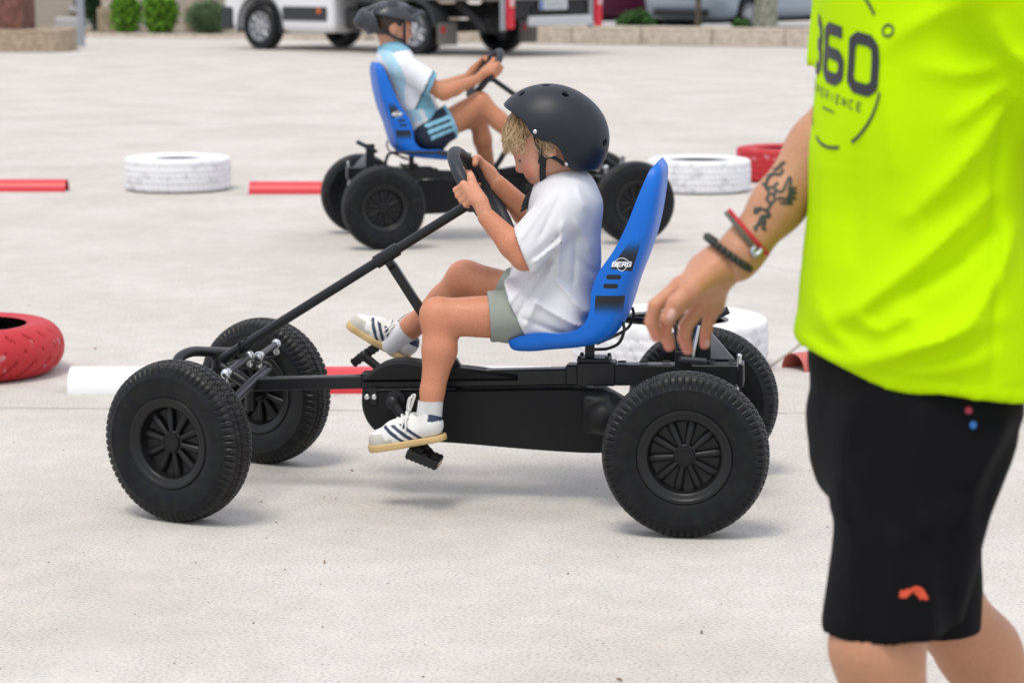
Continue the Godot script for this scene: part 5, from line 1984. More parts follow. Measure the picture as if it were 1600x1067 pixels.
	var digits := {
		"3": [[Vector2(-0.030, 0.055), Vector2(0.012, 0.055), Vector2(0.026, 0.044), Vector2(0.026, 0.014), Vector2(0.016, 0.0), Vector2(-0.014, 0.0)], [Vector2(0.016, 0.0), Vector2(0.028, -0.014), Vector2(0.028, -0.044), Vector2(0.014, -0.056), Vector2(-0.030, -0.056)]],
		"6": [[Vector2(0.028, 0.055), Vector2(-0.016, 0.055), Vector2(-0.030, 0.042), Vector2(-0.030, -0.042), Vector2(-0.016, -0.056), Vector2(0.014, -0.056), Vector2(0.028, -0.044), Vector2(0.028, -0.012), Vector2(0.016, 0.0), Vector2(-0.024, 0.0)]],
		"0": [[Vector2(-0.030, 0.0), Vector2(-0.030, 0.042), Vector2(-0.016, 0.055), Vector2(0.014, 0.055), Vector2(0.028, 0.042), Vector2(0.028, -0.042), Vector2(0.014, -0.056), Vector2(-0.016, -0.056), Vector2(-0.030, -0.042), Vector2(-0.030, 0.0)]]}
	for dgt in [["3", -0.080], ["6", 0.0], ["0", 0.080]]:
		for sk in digits[dgt[0]]:
			var q := []
			for p in sk:
				q.append(Vector2(p.x * 0.92 + dgt[1], p.y * 0.60 + 0.006))
			t.print_stroke(g, org + dirp * 0.1, ux, Vector3.UP, dirp, q, 0.0165, 0.0016)
	# ring round it, broken where the digits and words stand, and the degree sign
	for arc in [[38, 58], [-12, -58], [-72, -108], [-120, -170], [122, 142]]:
		var q := []
		for i in 15:
			var a := deg_to_rad(lerpf(arc[0], arc[1], i / 14.0))
			q.append(Vector2(cos(a) * 0.121, sin(a) * 0.121))
		t.print_stroke(g, org + dirp * 0.1, ux, Vector3.UP, dirp, q, 0.0042, 0.0016)
	var dg := []
	for i in 17:
		var a := TAU * i / 16
		dg.append(Vector2(0.124 + cos(a) * 0.009, 0.058 + sin(a) * 0.0075))
	t.print_stroke(g, org + dirp * 0.1, ux, Vector3.UP, dirp, dg, 0.0032, 0.0016)
	# the word under the number
	var al := {
		"E": [[Vector2(1, 1), Vector2(0, 1), Vector2(0, 0), Vector2(1, 0)], [Vector2(0, 0.5), Vector2(0.8, 0.5)]],
		"X": [[Vector2(0, 0), Vector2(1, 1)], [Vector2(0, 1), Vector2(1, 0)]],
		"P": [[Vector2(0, 0), Vector2(0, 1), Vector2(0.9, 1), Vector2(1, 0.8), Vector2(0.9, 0.5), Vector2(0, 0.5)]],
		"R": [[Vector2(0, 0), Vector2(0, 1), Vector2(0.9, 1), Vector2(1, 0.8), Vector2(0.9, 0.5), Vector2(0, 0.5)], [Vector2(0.5, 0.5), Vector2(1, 0)]],
		"I": [[Vector2(0.5, 0), Vector2(0.5, 1)]],
		"N": [[Vector2(0, 0), Vector2(0, 1), Vector2(1, 0), Vector2(1, 1)]],
		"C": [[Vector2(1, 0.9), Vector2(0.7, 1), Vector2(0.2, 1), Vector2(0, 0.75), Vector2(0, 0.25), Vector2(0.2, 0), Vector2(0.7, 0), Vector2(1, 0.1)]]}
	var word := "EXPERIENCE"
	for i in word.length():
		for sk in al[word[i]]:
			var q := []
			for p in sk:
				q.append(Vector2(-0.079 + i * 0.0175 + (p.x - 0.5) * 0.0085, -0.052 + (p.y - 0.5) * 0.0112))
			t.print_stroke(g, org + dirp * 0.1, ux, Vector3.UP, dirp, q, 0.0020, 0.0016)
	t.print_stroke(g, org + dirp * 0.1, ux, Vector3.UP, dirp, [Vector2(-0.020, -0.071), Vector2(0.020, -0.071)], 0.0024, 0.0016)
	part("chest_print", tee, g, M.print_black)
	# --- shorts
	var sh := Sdf.new(Vector3(-0.24, 0.38, -0.33), Vector3(0.26, 0.92, 0.30), 0.0075)
	sh.cap(Vector3(0.005, 0.88, 0), Vector3(0.005, 0.76, 0), 0.178, 0.182, 0.03, f, 0.72)
	var l0: Vector3 = W.call(0.588, 0.79, -3.425)
	var l1: Vector3 = W.call(0.522, 0.45, -3.368)
	var r0: Vector3 = W.call(0.566, 0.79, -3.575)
	var r1: Vector3 = W.call(0.618, 0.40, -3.640)
	sh.cap(l0, l1, 0.118, 0.0905, 0.04)
	sh.cap(r0, r1, 0.116, 0.088, 0.03)
	var fo2 := [[[1340, 610], [1318, 700], [1308, 800]], [[1262, 660], [1290, 640], [1330, 610]], [[1310, 760], [1330, 830], [1322, 960]], [[1430, 640], [1425, 800], [1440, 980]], [[1500, 760], [1470, 860], [1478, 980]], [[1560, 660], [1500, 760], [1440, 800]], [[1385, 830], [1380, 960], [1390, 985]], [[1590, 680], [1548, 740], [1530, 800]]]
	var seg2 := []
	for l in fo2:
		var sp := []
		for p in l:
			sp.append(pf.call(p[0], p[1]))
		sp = smooth_curve(sp, 3)
		seg2.append(sp)
	sh.warp(func(p: Vector3) -> float:
		var w := 0.006 * fl.get_noise_3dv(p * 1.6)
		if p.z > -0.1:
			var q := Vector2(p.x, p.y)
			for n in seg2.size():
				var sp: Array = seg2[n]
				var best := 9.0
				for i in sp.size() - 1:
					best = minf(best, Geometry2D.get_closest_point_to_segment(q, sp[i], sp[i + 1]).distance_to(q))
				var z := best / 0.016
				if z < 2.5:
					w -= (0.009 if n % 3 != 1 else -0.008) * exp(-z * z)
		return w, 0.04)
	sh.cut(W.call(0.515, 0.482, -3.37), Vector3(0.06, -1, -0.05), 0.165)
	sh.cut(W.call(0.615, 0.408, -3.66), Vector3(-0.03, -1, 0.0), 0.17)
	sh.cut(Vector3(0, 0.90, 0), Vector3(0, 1, 0))
	sh.cap(W.call(0.515, 0.492, -3.365), W.call(0.510, 0.38, -3.36), 0.064, 0.068, 0.004, Vector3.ZERO, 1.0, true)
	sh.cap(W.call(0.617, 0.420, -3.640), W.call(0.625, 0.32, -3.66), 0.068, 0.070, 0.004, Vector3.ZERO, 1.0, true)
	g = Geo.new()
	sh.net(g)
	var pants := part("shorts", P, g, M.black_cloth)
	g = Geo.new()
	var lo: Vector3 = px.call(1428, 926, -3.28)
	var ld: Vector3 = (px.call(1428, 926, -3.5) - lo).normalized()
	var kk := 3.3 / 3900.0
	for l in [[[1405, 930], [1415, 931], [1424, 922], [1432, 918], [1441, 922], [1449, 937]], [[1406, 924], [1414, 925], [1420, 920]], [[1430, 924], [1437, 928], [1442, 936]]]:
		var q := []
		for p in l:
			q.append(Vector2((p[0] - 1428) * kk, (926 - p[1]) * kk))
		sh.print_stroke(g, lo, Vector3.RIGHT, Vector3.UP, ld, smooth_curve(q, 4), 0.0052, 0.0014)
	part("hem_logo", pants, g, mat(lin(0.62, 0.07, 0.025), 0.6))
	g = Geo.new()
	for b in [[1514, 641, 0.0052]]:
		var c0 := sh.hit(px.call(b[0], b[1], -3.1), (px.call(b[0], b[1], -3.6) - px.call(b[0], b[1], -3.1)).normalized(), 0.6)
		g.ball(c0, Vector3(b[2], b[2], 0.003), 12)
	part("red_badge", pants, g, mat(lin(0.42, 0.03, 0.07), 0.6))
	g = Geo.new()
	for b in [[1521, 664, 0.0052]]:
		var c0 := sh.hit(px.call(b[0], b[1], -3.1), (px.call(b[0], b[1], -3.6) - px.call(b[0], b[1], -3.1)).normalized(), 0.6)
		g.ball(c0, Vector3(b[2], b[2] * 1.1, 0.003), 12)
	part("blue_badge", pants, g, mat(lin(0.02, 0.16, 0.45), 0.6))
	# shoes, below the picture
	var d1 := Vector3(-0.866, 0.0, 0.5)
	make_shoe(P, Transform3D(Basis(d1, Vector3.UP, d1.cross(Vector3.UP)), Vector3(la.x + 0.05, 0.004, la.z - 0.03)), 0.285, Color(0.02, 0.02, 0.022), Color(0.05, 0.05, 0.055), M.sock, false)
	var d2 := Vector3(-0.75, -0.5, 0.433).normalized()
	var u2 := (Vector3.UP - d2 * d2.y).normalized()
	make_shoe(P, Transform3D(Basis(d2, u2, d2.cross(u2)), Vector3(ra.x + 0.055, 0.105, ra.z - 0.045)), 0.285, Color(0.02, 0.02, 0.022), Color(0.05, 0.05, 0.055), M.sock, false)

# ---------------------------------------------------------------- the place
func ground_mat() -> StandardMaterial3D:
	var m := mat(Color.WHITE, 0.93, 0.0, 0.3)
	m.albedo_texture = concrete_tex()
	m.uv1_scale = Vector3(1.0 / 1.9, 1.0 / 1.9, 1)
	m.detail_enabled = true
	m.detail_blend_mode = BaseMaterial3D.BLEND_MODE_MUL
	m.detail_uv_layer = BaseMaterial3D.DETAIL_UV_1
	m.detail_uv_layer = BaseMaterial3D.DETAIL_UV_2
	m.detail_albedo = noise_tex(1024, 0.006, 6, 31, Color(0.952, 0.947, 0.938), Color(1, 1, 1))
	m.uv2_scale = Vector3(1.0 / 7.3, 1.0 / 7.3, 1)
	m.heightmap_enabled = true
	m.heightmap_texture = noise_tex(1024, 0.11, 3, 33, Color.BLACK, Color.WHITE)
	m.heightmap_scale = 0.05
	return m

func concrete_tex() -> ImageTexture:
	# fine aggregate: pale paste, sand grains, a few dark and rusty specks, soft brushed streaks
	var N := 1024
	var a := FastNoiseLite.new()
	a.seed = 41
	a.frequency = 0.16
	a.fractal_octaves = 3
	var b := FastNoiseLite.new()
	b.seed = 42
	b.frequency = 0.012
	b.fractal_octaves = 4
	var ia := a.get_seamless_image(N, N)
	var ib := b.get_seamless_image(N, N)
	var da := ia.get_data()
	var db := ib.get_data()
	var out := PackedByteArray()
	out.resize(N * N * 3)
	var rng := RandomNumberGenerator.new()
	rng.seed = 43
	var base := lin(0.548, 0.520, 0.488)
	for i in N * N:
		var va := da[i] / 255.0 - 0.5
		var vb := db[i] / 255.0 - 0.5
		var rn := rng.randf()
		var k := 1.0 + va * 0.15 + vb * 0.06 + (rn - 0.5) * 0.07 - clampf(-va - 0.15, 0.0, 0.2) * 0.6
		var warm := absf(vb) * 0.03
		if rn > 0.9985:
			k -= 0.20
		elif rn < 0.001:
			k += 0.08
		out[i * 3] = clampi(int(base.r * 255.0 * (k + warm)), 0, 255)
		out[i * 3 + 1] = clampi(int(base.g * 255.0 * k), 0, 255)
		out[i * 3 + 2] = clampi(int(base.b * 255.0 * (k - warm)), 0, 255)
	return ImageTexture.create_from_image(Image.create_from_data(N, N, false, Image.FORMAT_RGB8, out))

func build_ground() -> void:
	var st := SurfaceTool.new()
	st.begin(Mesh.PRIMITIVE_TRIANGLES)
	var e := 300.0
	for q in [[-e, 40.0], [-e, -e], [e, -e], [-e, 40.0], [e, -e], [e, 40.0]]:
		st.set_normal(Vector3.UP)
		st.set_uv(Vector2(q[0], q[1]))
		var w := Vector2(q[0], q[1]).rotated(0.6)
		st.set_uv2(w)
		st.add_vertex(Vector3(q[0], 0, q[1]))
	var gr := struct("ground", st.commit(), ground_mat())
	# sealed joints between the slabs
	var jm := mat(lin(0.26, 0.235, 0.205), 0.95)
	var jb := mat(lin(0.36, 0.315, 0.26), 0.95)
	var jf := mat(lin(0.63, 0.62, 0.60), 0.95)
	var rng := RandomNumberGenerator.new()
	rng.seed = 5
	for j in [[Vector2(-9, -7.98), Vector2(0.85, -7.627), 0.006, jm], [Vector2(0.85, -7.627), Vector2(9, -7.33), 0.006, jm], [Vector2(0.61, -7.635), Vector2(2.4, -13.2), 0.016, jb], [Vector2(-3.4, -18.6), Vector2(4.0, -6.9), 0.007, jf], [Vector2(-12, -24.5), Vector2(-1.0, -20.6), 0.02, jf], [Vector2(-9, -19.0), Vector2(-2.5, -16.6), 0.015, jf]]:
		var a: Vector2 = j[0]
		var b: Vector2 = j[1]
		var n := maxi(8, int((b - a).length() / 0.12))
		var side := (b - a).normalized().orthogonal()
		var g := Geo.new()
		var prev := []
		for i in n + 1:
			var c := a.lerp(b, float(i) / n) + side * rng.randf_range(-0.0035, 0.0035)
			var w: float = j[2] * rng.randf_range(0.55, 1.15) * 0.5
			var row := [g.vert(Vector3(c.x + side.x * w, 0.003, c.y + side.y * w), Vector3.UP), g.vert(Vector3(c.x - side.x * w, 0.003, c.y - side.y * w), Vector3.UP)]
			if i > 0:
				g.quad(prev[0], prev[1], row[1], row[0])
			prev = row
		part("joint", gr, g, j[3])
	# grit: loose grains and a few bits of dry leaf
	var g2 := Geo.new()
	for i in 240:
		var z := -4.4 - 9.0 * rng.randf() * rng.randf()
		var x := rng.randf_range(-0.26, 0.26) * absf(z)
		var r := rng.randf_range(0.0009, 0.0022)
		var t := rng.randf()
		g2.col = Color(0.09, 0.08, 0.07).lerp(Color(0.34, 0.29, 0.23), t)
		g2.ball(Vector3(x, r * 0.6, z), Vector3(r * rng.randf_range(0.8, 1.6), r * 0.7, r), 6)
	for i in 9:
		var z := rng.randf_range(-9.0, -4.6)
		var x := rng.randf_range(-0.2, 0.2) * absf(z)
		var a := rng.randf() * TAU
		var d := Vector3(cos(a), 0, sin(a)) * rng.randf_range(0.006, 0.012)
		g2.col = Color(0.20, 0.11, 0.045)
		g2.tube([Vector3(x, 0.003, z) - d, Vector3(x, 0.005, z), Vector3(x, 0.003, z) + d], [0.0008, 0.0026, 0.0006], 6)
	var grit := part("grit", gr, g2, mat_v(0.9))
	grit.set_meta("kind", "stuff")


# tyres laid flat as track markers; axis upright
func flat_tyre(label: String, pos: Vector3, R: float, hgt: float, hole: float, moto: bool, paint: Color, turn: float, group: String) -> void:
	var t := thing("painted_tyre", label, "tyre", Transform3D(Basis(Vector3.UP, turn) * Basis(Vector3.RIGHT, -PI / 2), pos), group)
	var hh := hgt * 0.5
	var rng := RandomNumberGenerator.new()
	rng.seed = int(R * 10000.0 + pos.x * 100.0)
	var nz := FastNoiseLite.new()
	nz.seed = 12
	nz.frequency = 9.0
	nz.fractal_octaves = 3
	var prof := []
	var np := 40
	for i in np + 1:
		var u := float(i) / np
		# from the upper bead, over the tread, to the lower bead
		var a := lerpf(1.0, -1.0, u)
		var rr: float
		var zz: float
		if moto:
			var th := a * 1.93
			rr = R - hh * 0.92 + hh * 0.92 * cos(th)
			zz = sin(clampf(th, -PI / 2, PI / 2)) * hh if absf(th) < PI / 2 else signf(th) * (hh - (absf(th) - PI / 2) * hh * 0.25)
			if absf(th) >= PI / 2:
				rr = lerpf(R - hh * 0.92, hole, (absf(th) - PI / 2) / (1.93 - PI / 2))
		else:
			var q := absf(a)
			if q < 0.5:
				rr = R - 0.004 * pow(q / 0.5, 3.0)
				zz = a / 0.5 * hh * 0.80
			elif q < 0.66:
				var w := (q - 0.5) / 0.16
				rr = R - 0.004 - 0.030 * (1.0 - cos(w * PI / 2))
				zz = signf(a) * hh * (0.80 + 0.16 * sin(w * PI / 2))
			else:
				var w := (q - 0.66) / 0.34
				rr = lerpf(R - 0.034, hole, w)
				zz = signf(a) * hh * (0.96 + 0.06 * sin(w * PI) - 0.18 * w * w)
		prof.append(Vector2(rr, zz))
	var seg := 480 if moto else 260
	var rows := []
	for s in seg + 1:
		var an := TAU * s / seg
		var row := []
		for i in prof.size():
			var p: Vector2 = prof[i]
			var rr := p.x
			if p.x > R - 0.05:
				var v := p.y / hh
				if moto:
					var w := fposmod(an / TAU * 26.0 + absf(v) * 1.4 + (0.5 if v > 0.0 else 0.0), 1.0)
					if absf(v) > 0.12 and absf(v) < 0.78 and w < 0.11 and fposmod(absf(v) * 2.1 + an * 4.0, 1.0) > 0.25:
						rr -= 0.010
				else:
					for gv in [-0.52, -0.18, 0.18, 0.52]:
						if absf(v - gv) < 0.042:
							rr -= 0.003
					if absf(v) > 0.50 and fposmod(an / TAU * 64.0, 1.0) < 0.22:
						rr -= 0.004
					elif absf(v) < 0.5 and fposmod(an / TAU * 58.0 + v * 1.3, 1.0) < 0.10:
						rr -= 0.004
			row.append(Vector3(rr * cos(an), rr * sin(an), p.y + hh))
		rows.append(row)
	var g := Geo.new()
	g.sheet(rows)
	# paint with scuff marks on the tread
	for i in g.v.size():
		var p := g.v[i]
		var rad := Vector2(p.x, p.y).length()
		var c := paint
		var w := nz.get_noise_3dv(p * 1.5 + pos * 3.0)
		if w > 0.18 and rad > R - 0.03 and paint.g > 0.4:
			c = c.lerp(Color(0.30, 0.30, 0.31), clampf((w - 0.18) * 1.6, 0.0, 0.42))
		if w > 0.40 and rad > R - 0.03 and paint.g < 0.4:
			c = c.lerp(Color(0.50, 0.36, 0.36), clampf((w - 0.40) * 5.0, 0.0, 0.6))
		g.c[i] = c
	part("tread", t, g, M.painted)
	g = Geo.new()
	var inner := []
	for i in 15:
		var a := lerpf(PI * 0.5, -PI * 0.5, i / 14.0)
		inner.append(Vector2(hole + (R - 0.018 - hole) * cos(a), hh + sin(a) * hh * 0.84))
	g.lathe(inner, 72)
	part("liner", t, g, M.rubber)


func half_pipe(label: String, a: Vector3, b: Vector3, r: float, m: Material, group: String) -> void:
	var d := (b - a)
	var x := d.normalized()
	var z := x.cross(Vector3.UP).normalized()
	var t := thing("barrier_pipe", label, "barrier", Transform3D(Basis(x, Vector3.UP, z), a), group)
	var ln := d.length()
	var g := Geo.new()
	var ro := []
	var w := 0.004
	var n := 20
	var prof := []
	for i in n + 1:
		var an := PI * i / n
		prof.append(Vector2(cos(an) * r, sin(an) * r * 0.95))
	for i in range(n, -1, -1):
		var an := PI * i / n
		prof.append(Vector2(cos(an) * (r - w), sin(an) * (r - w) * 0.95))
	var poly := PackedVector2Array(prof)
	g.prism(poly, 0.0, ln, Transform3D(Basis(Vector3(0, 0, 1), Vector3.UP, Vector3(-1, 0, 0)), Vector3(ln, 0, 0)), 0.0008)
	part("shell", t, g, m)


func add_road_wheel(parent: Node3D, pos: Vector3, R: float, w: float, side: float, silver: Color) -> void:
	var wn := sub_node("wheel", parent, Transform3D(Basis(Vector3.UP, 0.0 if side > 0.0 else PI), pos))
	var g := Geo.new()
	var h := w * 0.5
	g.lathe([Vector2(R * 0.60, -h * 0.8), Vector2(R * 0.72, -h * 0.95), Vector2(R * 0.90, -h), Vector2(R * 0.98, -h * 0.8), Vector2(R, -h * 0.5), Vector2(R, h * 0.5), Vector2(R * 0.98, h * 0.8), Vector2(R * 0.90, h), Vector2(R * 0.72, h * 0.95), Vector2(R * 0.60, h * 0.8)], 48)
	part("tyre", wn, g, M.rubber)
	g = Geo.new()
	g.lathe([Vector2(R * 0.61, h * 0.8), Vector2(R * 0.60, h * 0.86), Vector2(R * 0.56, h * 0.80), Vector2(R * 0.54, h * 0.35), Vector2(R * 0.36, h * 0.30), Vector2(R * 0.30, h * 0.62), Vector2(R * 0.16, h * 0.68), Vector2(R * 0.15, h * 0.88), Vector2(0.001, h * 0.88)], 40)
	for i in 8:
		var a := TAU * i / 8
		g.tube([Vector3(cos(a), sin(a), 0) * R * 0.28 + Vector3(0, 0, h * 0.6), Vector3(cos(a), sin(a), 0) * R * 0.56 + Vector3(0, 0, h * 0.66)], [R * 0.055, R * 0.075], 8)
	part("rim", wn, g, mat(silver, 0.35, 0.6))


func build_truck() -> void:
	var T := thing("flatbed_truck", "white cab truck with dark flatbed, red tail lights and number plate", "truck", turned(Vector3(-1.34, 0, -36.4), 140.0))
	var white := mat(lin(0.72, 0.73, 0.74), 0.35)
	var dark := mat(lin(0.028, 0.03, 0.034), 0.6)
	var chassis := mat(lin(0.012, 0.012, 0.013), 0.7)
	var grey := mat(lin(0.16, 0.15, 0.14), 0.6)
	# cab
	var s := Sdf.new(Vector3(1.55, 0.15, -0.3), Vector3(4.4, 2.6, 2.2), 0.045)
	s.rbox(moved(2.9, 0.86, 0.93), Vector3(1.19, 0.58, 0.96), 0.10, 0.02)
	s.rbox(moved(2.62, 1.65, 0.93), Vector3(0.88, 0.72, 0.90), 0.16, 0.15)
	s.cap(Vector3(3.27, 0.36, -0.2), Vector3(3.27, 0.36, 0.25), 0.46, 0.46, 0.02, Vector3.ZERO, 1.0, true)
	s.cap(Vector3(3.27, 0.36, 1.6), Vector3(3.27, 0.36, 2.1), 0.46, 0.46, 0.02, Vector3.ZERO, 1.0, true)
	s.cut(Vector3(1.95, 0.42, 0.9), Vector3(-0.75, -0.66, 0), 0.5)
	var g := Geo.new()
	s.net(g)
	part("cab", T, g, white)
	g = Geo.new()
	g.box(moved(2.30, 0.56, -0.035), Vector3(0.94, 0.21, 0.03), 0.012)
	part("side_cladding", T, g, dark)
	g = Geo.new()
	g.ball(Vector3(1.98, 0.60, -0.056), Vector3(0.045, 0.04, 0.012), 12)
	part("marker_light", T, g, mat(lin(0.65, 0.13, 0.02), 0.3))
	g = Geo.new()
	g.box(moved(3.98, 0.48, 0.93), Vector3(0.30, 0.36, 1.99), 0.05)
	part("front_bumper", T, g, dark)
	g = Geo.new()
	g.lathe([Vector2(0.44, -0.10), Vector2(0.475, -0.11), Vector2(0.475, 0.12), Vector2(0.44, 0.12)], 30, moved(3.27, 0.36, 0.06), -0.2, PI + 0.2)
	part("wheel_arch", T, g, dark)
	g = Geo.new()
	g.box(moved(2.55, 1.75, 0.93), Vector3(1.02, 0.55, 1.835), 0.06)
	part("side_window", T, g, mat(lin(0.02, 0.025, 0.03), 0.08))
	g = Geo.new()
	g.box(Transform3D(Basis(Vector3.BACK, 0.5), Vector3(3.46, 1.75, 0.93)), Vector3(0.06, 0.75, 1.6), 0.03)
	part("windscreen", T, g, mat(lin(0.02, 0.025, 0.03), 0.08))
	# chassis and deck
	g = Geo.new()
	g.box(moved(0.3, 0.62, 0.55), Vector3(3.9, 0.18, 0.10), 0.01)
	g.box(moved(0.3, 0.62, 1.35), Vector3(3.9, 0.18, 0.10), 0.01)
	g.box(moved(0.0, 0.40, 0.95), Vector3(0.16, 0.18, 1.6), 0.03)
	g.box(moved(1.25, 0.50, 0.22), Vector3(0.62, 0.32, 0.40), 0.05)
	part("chassis", T, g, chassis)
	g = Geo.new()
	g.box(moved(-0.02, 0.86, 1.0), Vector3(3.3, 0.14, 2.15), 0.02)
	g.box(moved(-0.02, 1.16, -0.06), Vector3(3.3, 0.44, 0.04), 0.01)
	g.box(moved(-0.02, 1.16, 2.06), Vector3(3.3, 0.44, 0.04), 0.01)
	g.box(moved(-1.66, 1.16, 1.0), Vector3(0.04, 0.44, 2.1), 0.01)
	g.box(moved(1.60, 1.45, 1.0), Vector3(0.05, 1.05, 2.1), 0.01)
	part("flatbed", T, g, grey)
	for zz in [0.0, 1.86]:
		g = Geo.new()
		g.lathe([Vector2(0.42, -0.17), Vector2(0.46, -0.17), Vector2(0.46, 0.17), Vector2(0.42, 0.17)], 28, moved(0, 0.36, zz), 0.1, PI - 0.1)
		part("mudguard", T, g, dark)
	for e in [[Vector3(3.27, 0.355, 0.06), 0.22, -1.0], [Vector3(3.27, 0.355, 1.80), 0.22, 1.0], [Vector3(0, 0.355, 0.02), 0.32, -1.0], [Vector3(0, 0.355, 1.84), 0.32, 1.0]]:
		add_road_wheel(T, e[0], 0.36, e[1], e[2], lin(0.42, 0.43, 0.45))
	var k := 0
	for zz in [0.02, 1.84]:
		g = Geo.new()
		g.box(moved(-0.52, 0.31, zz), Vector3(0.02, 0.32, 0.42), 0.004)
		var mf := part("mud_flap", T, g, mat(lin(0.17, 0.165, 0.15), 0.8))
		g = Geo.new()
		g.box(moved(-0.533, 0.37, zz - 0.10), Vector3(0.006, 0.10, 0.09), 0.002)
		part("red_mark", mf, g, mat(lin(0.5, 0.03, 0.05), 0.6))
	# rear face
	g = Geo.new()
	g.box(moved(-1.60, 0.66, 1.0), Vector3(0.10, 0.26, 1.75), 0.02)
	g.box(Transform3D(Basis(Vector3.BACK, 0.6), Vector3(-0.85, 0.58, 0.20)), Vector3(0.7, 0.14, 0.14), 0.02)
	g.tube([Vector3(-0.95, 0.45, 0.3), Vector3(-1.2, 0.45, 0.3)], 0.13, 16)
	part("rear_frame", T, g, chassis)
	for zz in [0.02, 2.02]:
		g = Geo.new()
		g.box(moved(-1.70, 0.68, zz), Vector3(0.06, 0.56, 0.16), 0.02)
		var tl := part("tail_light", T, g, mat(lin(0.60, 0.012, 0.03), 0.25))
		g = Geo.new()
		g.box(moved(-1.735, 0.80, zz), Vector3(0.015, 0.17, 0.09), 0.006)
		part("clear_lens", tl, g, mat(lin(0.72, 0.45, 0.45), 0.25))
		g = Geo.new()
		g.box(moved(-1.68, 0.68, zz + (-0.14 if zz < 1.0 else -0.15)), Vector3(0.04, 0.60, 0.09), 0.01)
		part("light_bracket", tl, g, mat(lin(0.33, 0.34, 0.36), 0.45, 0.5))
	g = Geo.new()
	g.box(moved(-1.72, 0.50, 1.12), Vector3(0.08, 0.14, 1.42), 0.02)
	part("rear_bumper", T, g, mat(lin(0.50, 0.51, 0.53), 0.5))
	g = Geo.new()
	g.box(moved(-1.70, 0.735, 0.98), Vector3(0.02, 0.15, 0.62), 0.004)
	var pl := part("number_plate", T, g, mat(lin(0.55, 0.57, 0.60), 0.5))
	g = Geo.new()
	g.box(moved(-1.713, 0.735, 0.70), Vector3(0.006, 0.14, 0.055), 0.001)
	part("blue_strip", pl, g, mat(lin(0.03, 0.10, 0.40), 0.5))
	g = Geo.new()
	for i in 7:
		var z := 0.78 + i * 0.068
		g.box(moved(-1.713, 0.735, z), Vector3(0.005, 0.075, 0.013), 0.001)
		g.box(moved(-1.713, 0.735 + (0.032 if i % 2 == 0 else -0.032), z + 0.014), Vector3(0.005, 0.012, 0.03), 0.001)
	part("plate_mark", pl, g, mat(lin(0.12, 0.13, 0.15), 0.6))


func build_car(label: String, xf: Transform3D, paint: Color) -> void:
	var C := thing("parked_car", label, "car", xf, "parked cars")
	var s := Sdf.new(Vector3(-2.35, 0.1, -1.05), Vector3(2.35, 1.62, 1.05), 0.045)
	s.rbox(moved(0, 0.56, 0), Vector3(2.10, 0.34, 0.86), 0.16, 0.05)
	s.rbox(moved(-0.25, 1.05, 0), Vector3(1.20, 0.38, 0.68), 0.26, 0.30)
	s.cap(Vector3(2.0, 0.55, -0.6), Vector3(2.0, 0.55, 0.6), 0.22, 0.22, 0.15)
	for x in [-1.28, 1.30]:
		for z in [-1.0, 1.0]:
			s.cap(Vector3(x, 0.31, 0.62 * z), Vector3(x, 0.31, 1.0 * z), 0.36, 0.36, 0.02, Vector3.ZERO, 1.0, true)
	s.cut(Vector3(0, 0.19, 0), Vector3(0, -1, 0))
	var g := Geo.new()
	g.box(moved(0, 0.30, 0), Vector3(3.9, 0.30, 1.15), 0.05)
	part("underbody", C, g, mat(lin(0.01, 0.01, 0.011), 0.8))
	g = Geo.new()
	s.net(g)
	part("body", C, g, mat(paint, 0.25, 0.25))
	g = Geo.new()
	g.box(moved(2.18, 0.33, 0), Vector3(0.10, 0.12, 1.15), 0.03)
	g.box(moved(2.195, 0.60, 0), Vector3(0.06, 0.07, 1.05), 0.02)
	part("grille", C, g, mat(lin(0.012, 0.012, 0.013), 0.5))
	g = Geo.new()
	g.box(moved(-0.25, 1.14, 0), Vector3(1.55, 0.34, 1.43), 0.10)
	g.box(moved(-0.25, 1.14, 0), Vector3(2.35, 0.30, 1.05), 0.10)
	part("windows", C, g, mat(lin(0.02, 0.024, 0.028), 0.08))
	for z in [-1.0, 1.0]:
		g = Geo.new()
		g.ball(Vector3(2.07, 0.66, 0.62 * z), Vector3(0.12, 0.075, 0.18), 16)
		part("headlight", C, g, mat(lin(0.6, 0.62, 0.64), 0.12))
		g = Geo.new()
		g.ball(Vector3(-2.06, 0.72, 0.68 * z), Vector3(0.08, 0.10, 0.16), 16)
		part("tail_light", C, g, mat(lin(0.4, 0.01, 0.015), 0.25))
	for x in [-1.28, 1.30]:
		for z in [-1.0, 1.0]:
			add_road_wheel(C, Vector3(x, 0.31, 0.76 * z), 0.31, 0.19, z, lin(0.5, 0.5, 0.52))


func leaf_mesh(w: float, l: float) -> ArrayMesh:
	var g := Geo.new()
	var a := g.vert(Vector3(0, 0, 0), Vector3(0, 0.4, 1))
	var b := g.vert(Vector3(w * 0.5, l * 0.45, w * 0.12), Vector3(0.5, 0.2, 1))
	var c := g.vert(Vector3(0, l, 0), Vector3(0, 0.6, 1))
	var d := g.vert(Vector3(-w * 0.5, l * 0.45, w * 0.12), Vector3(-0.5, 0.2, 1))
	g.tri(a, b, c)
	g.tri(a, c, d)
	return g.mesh()

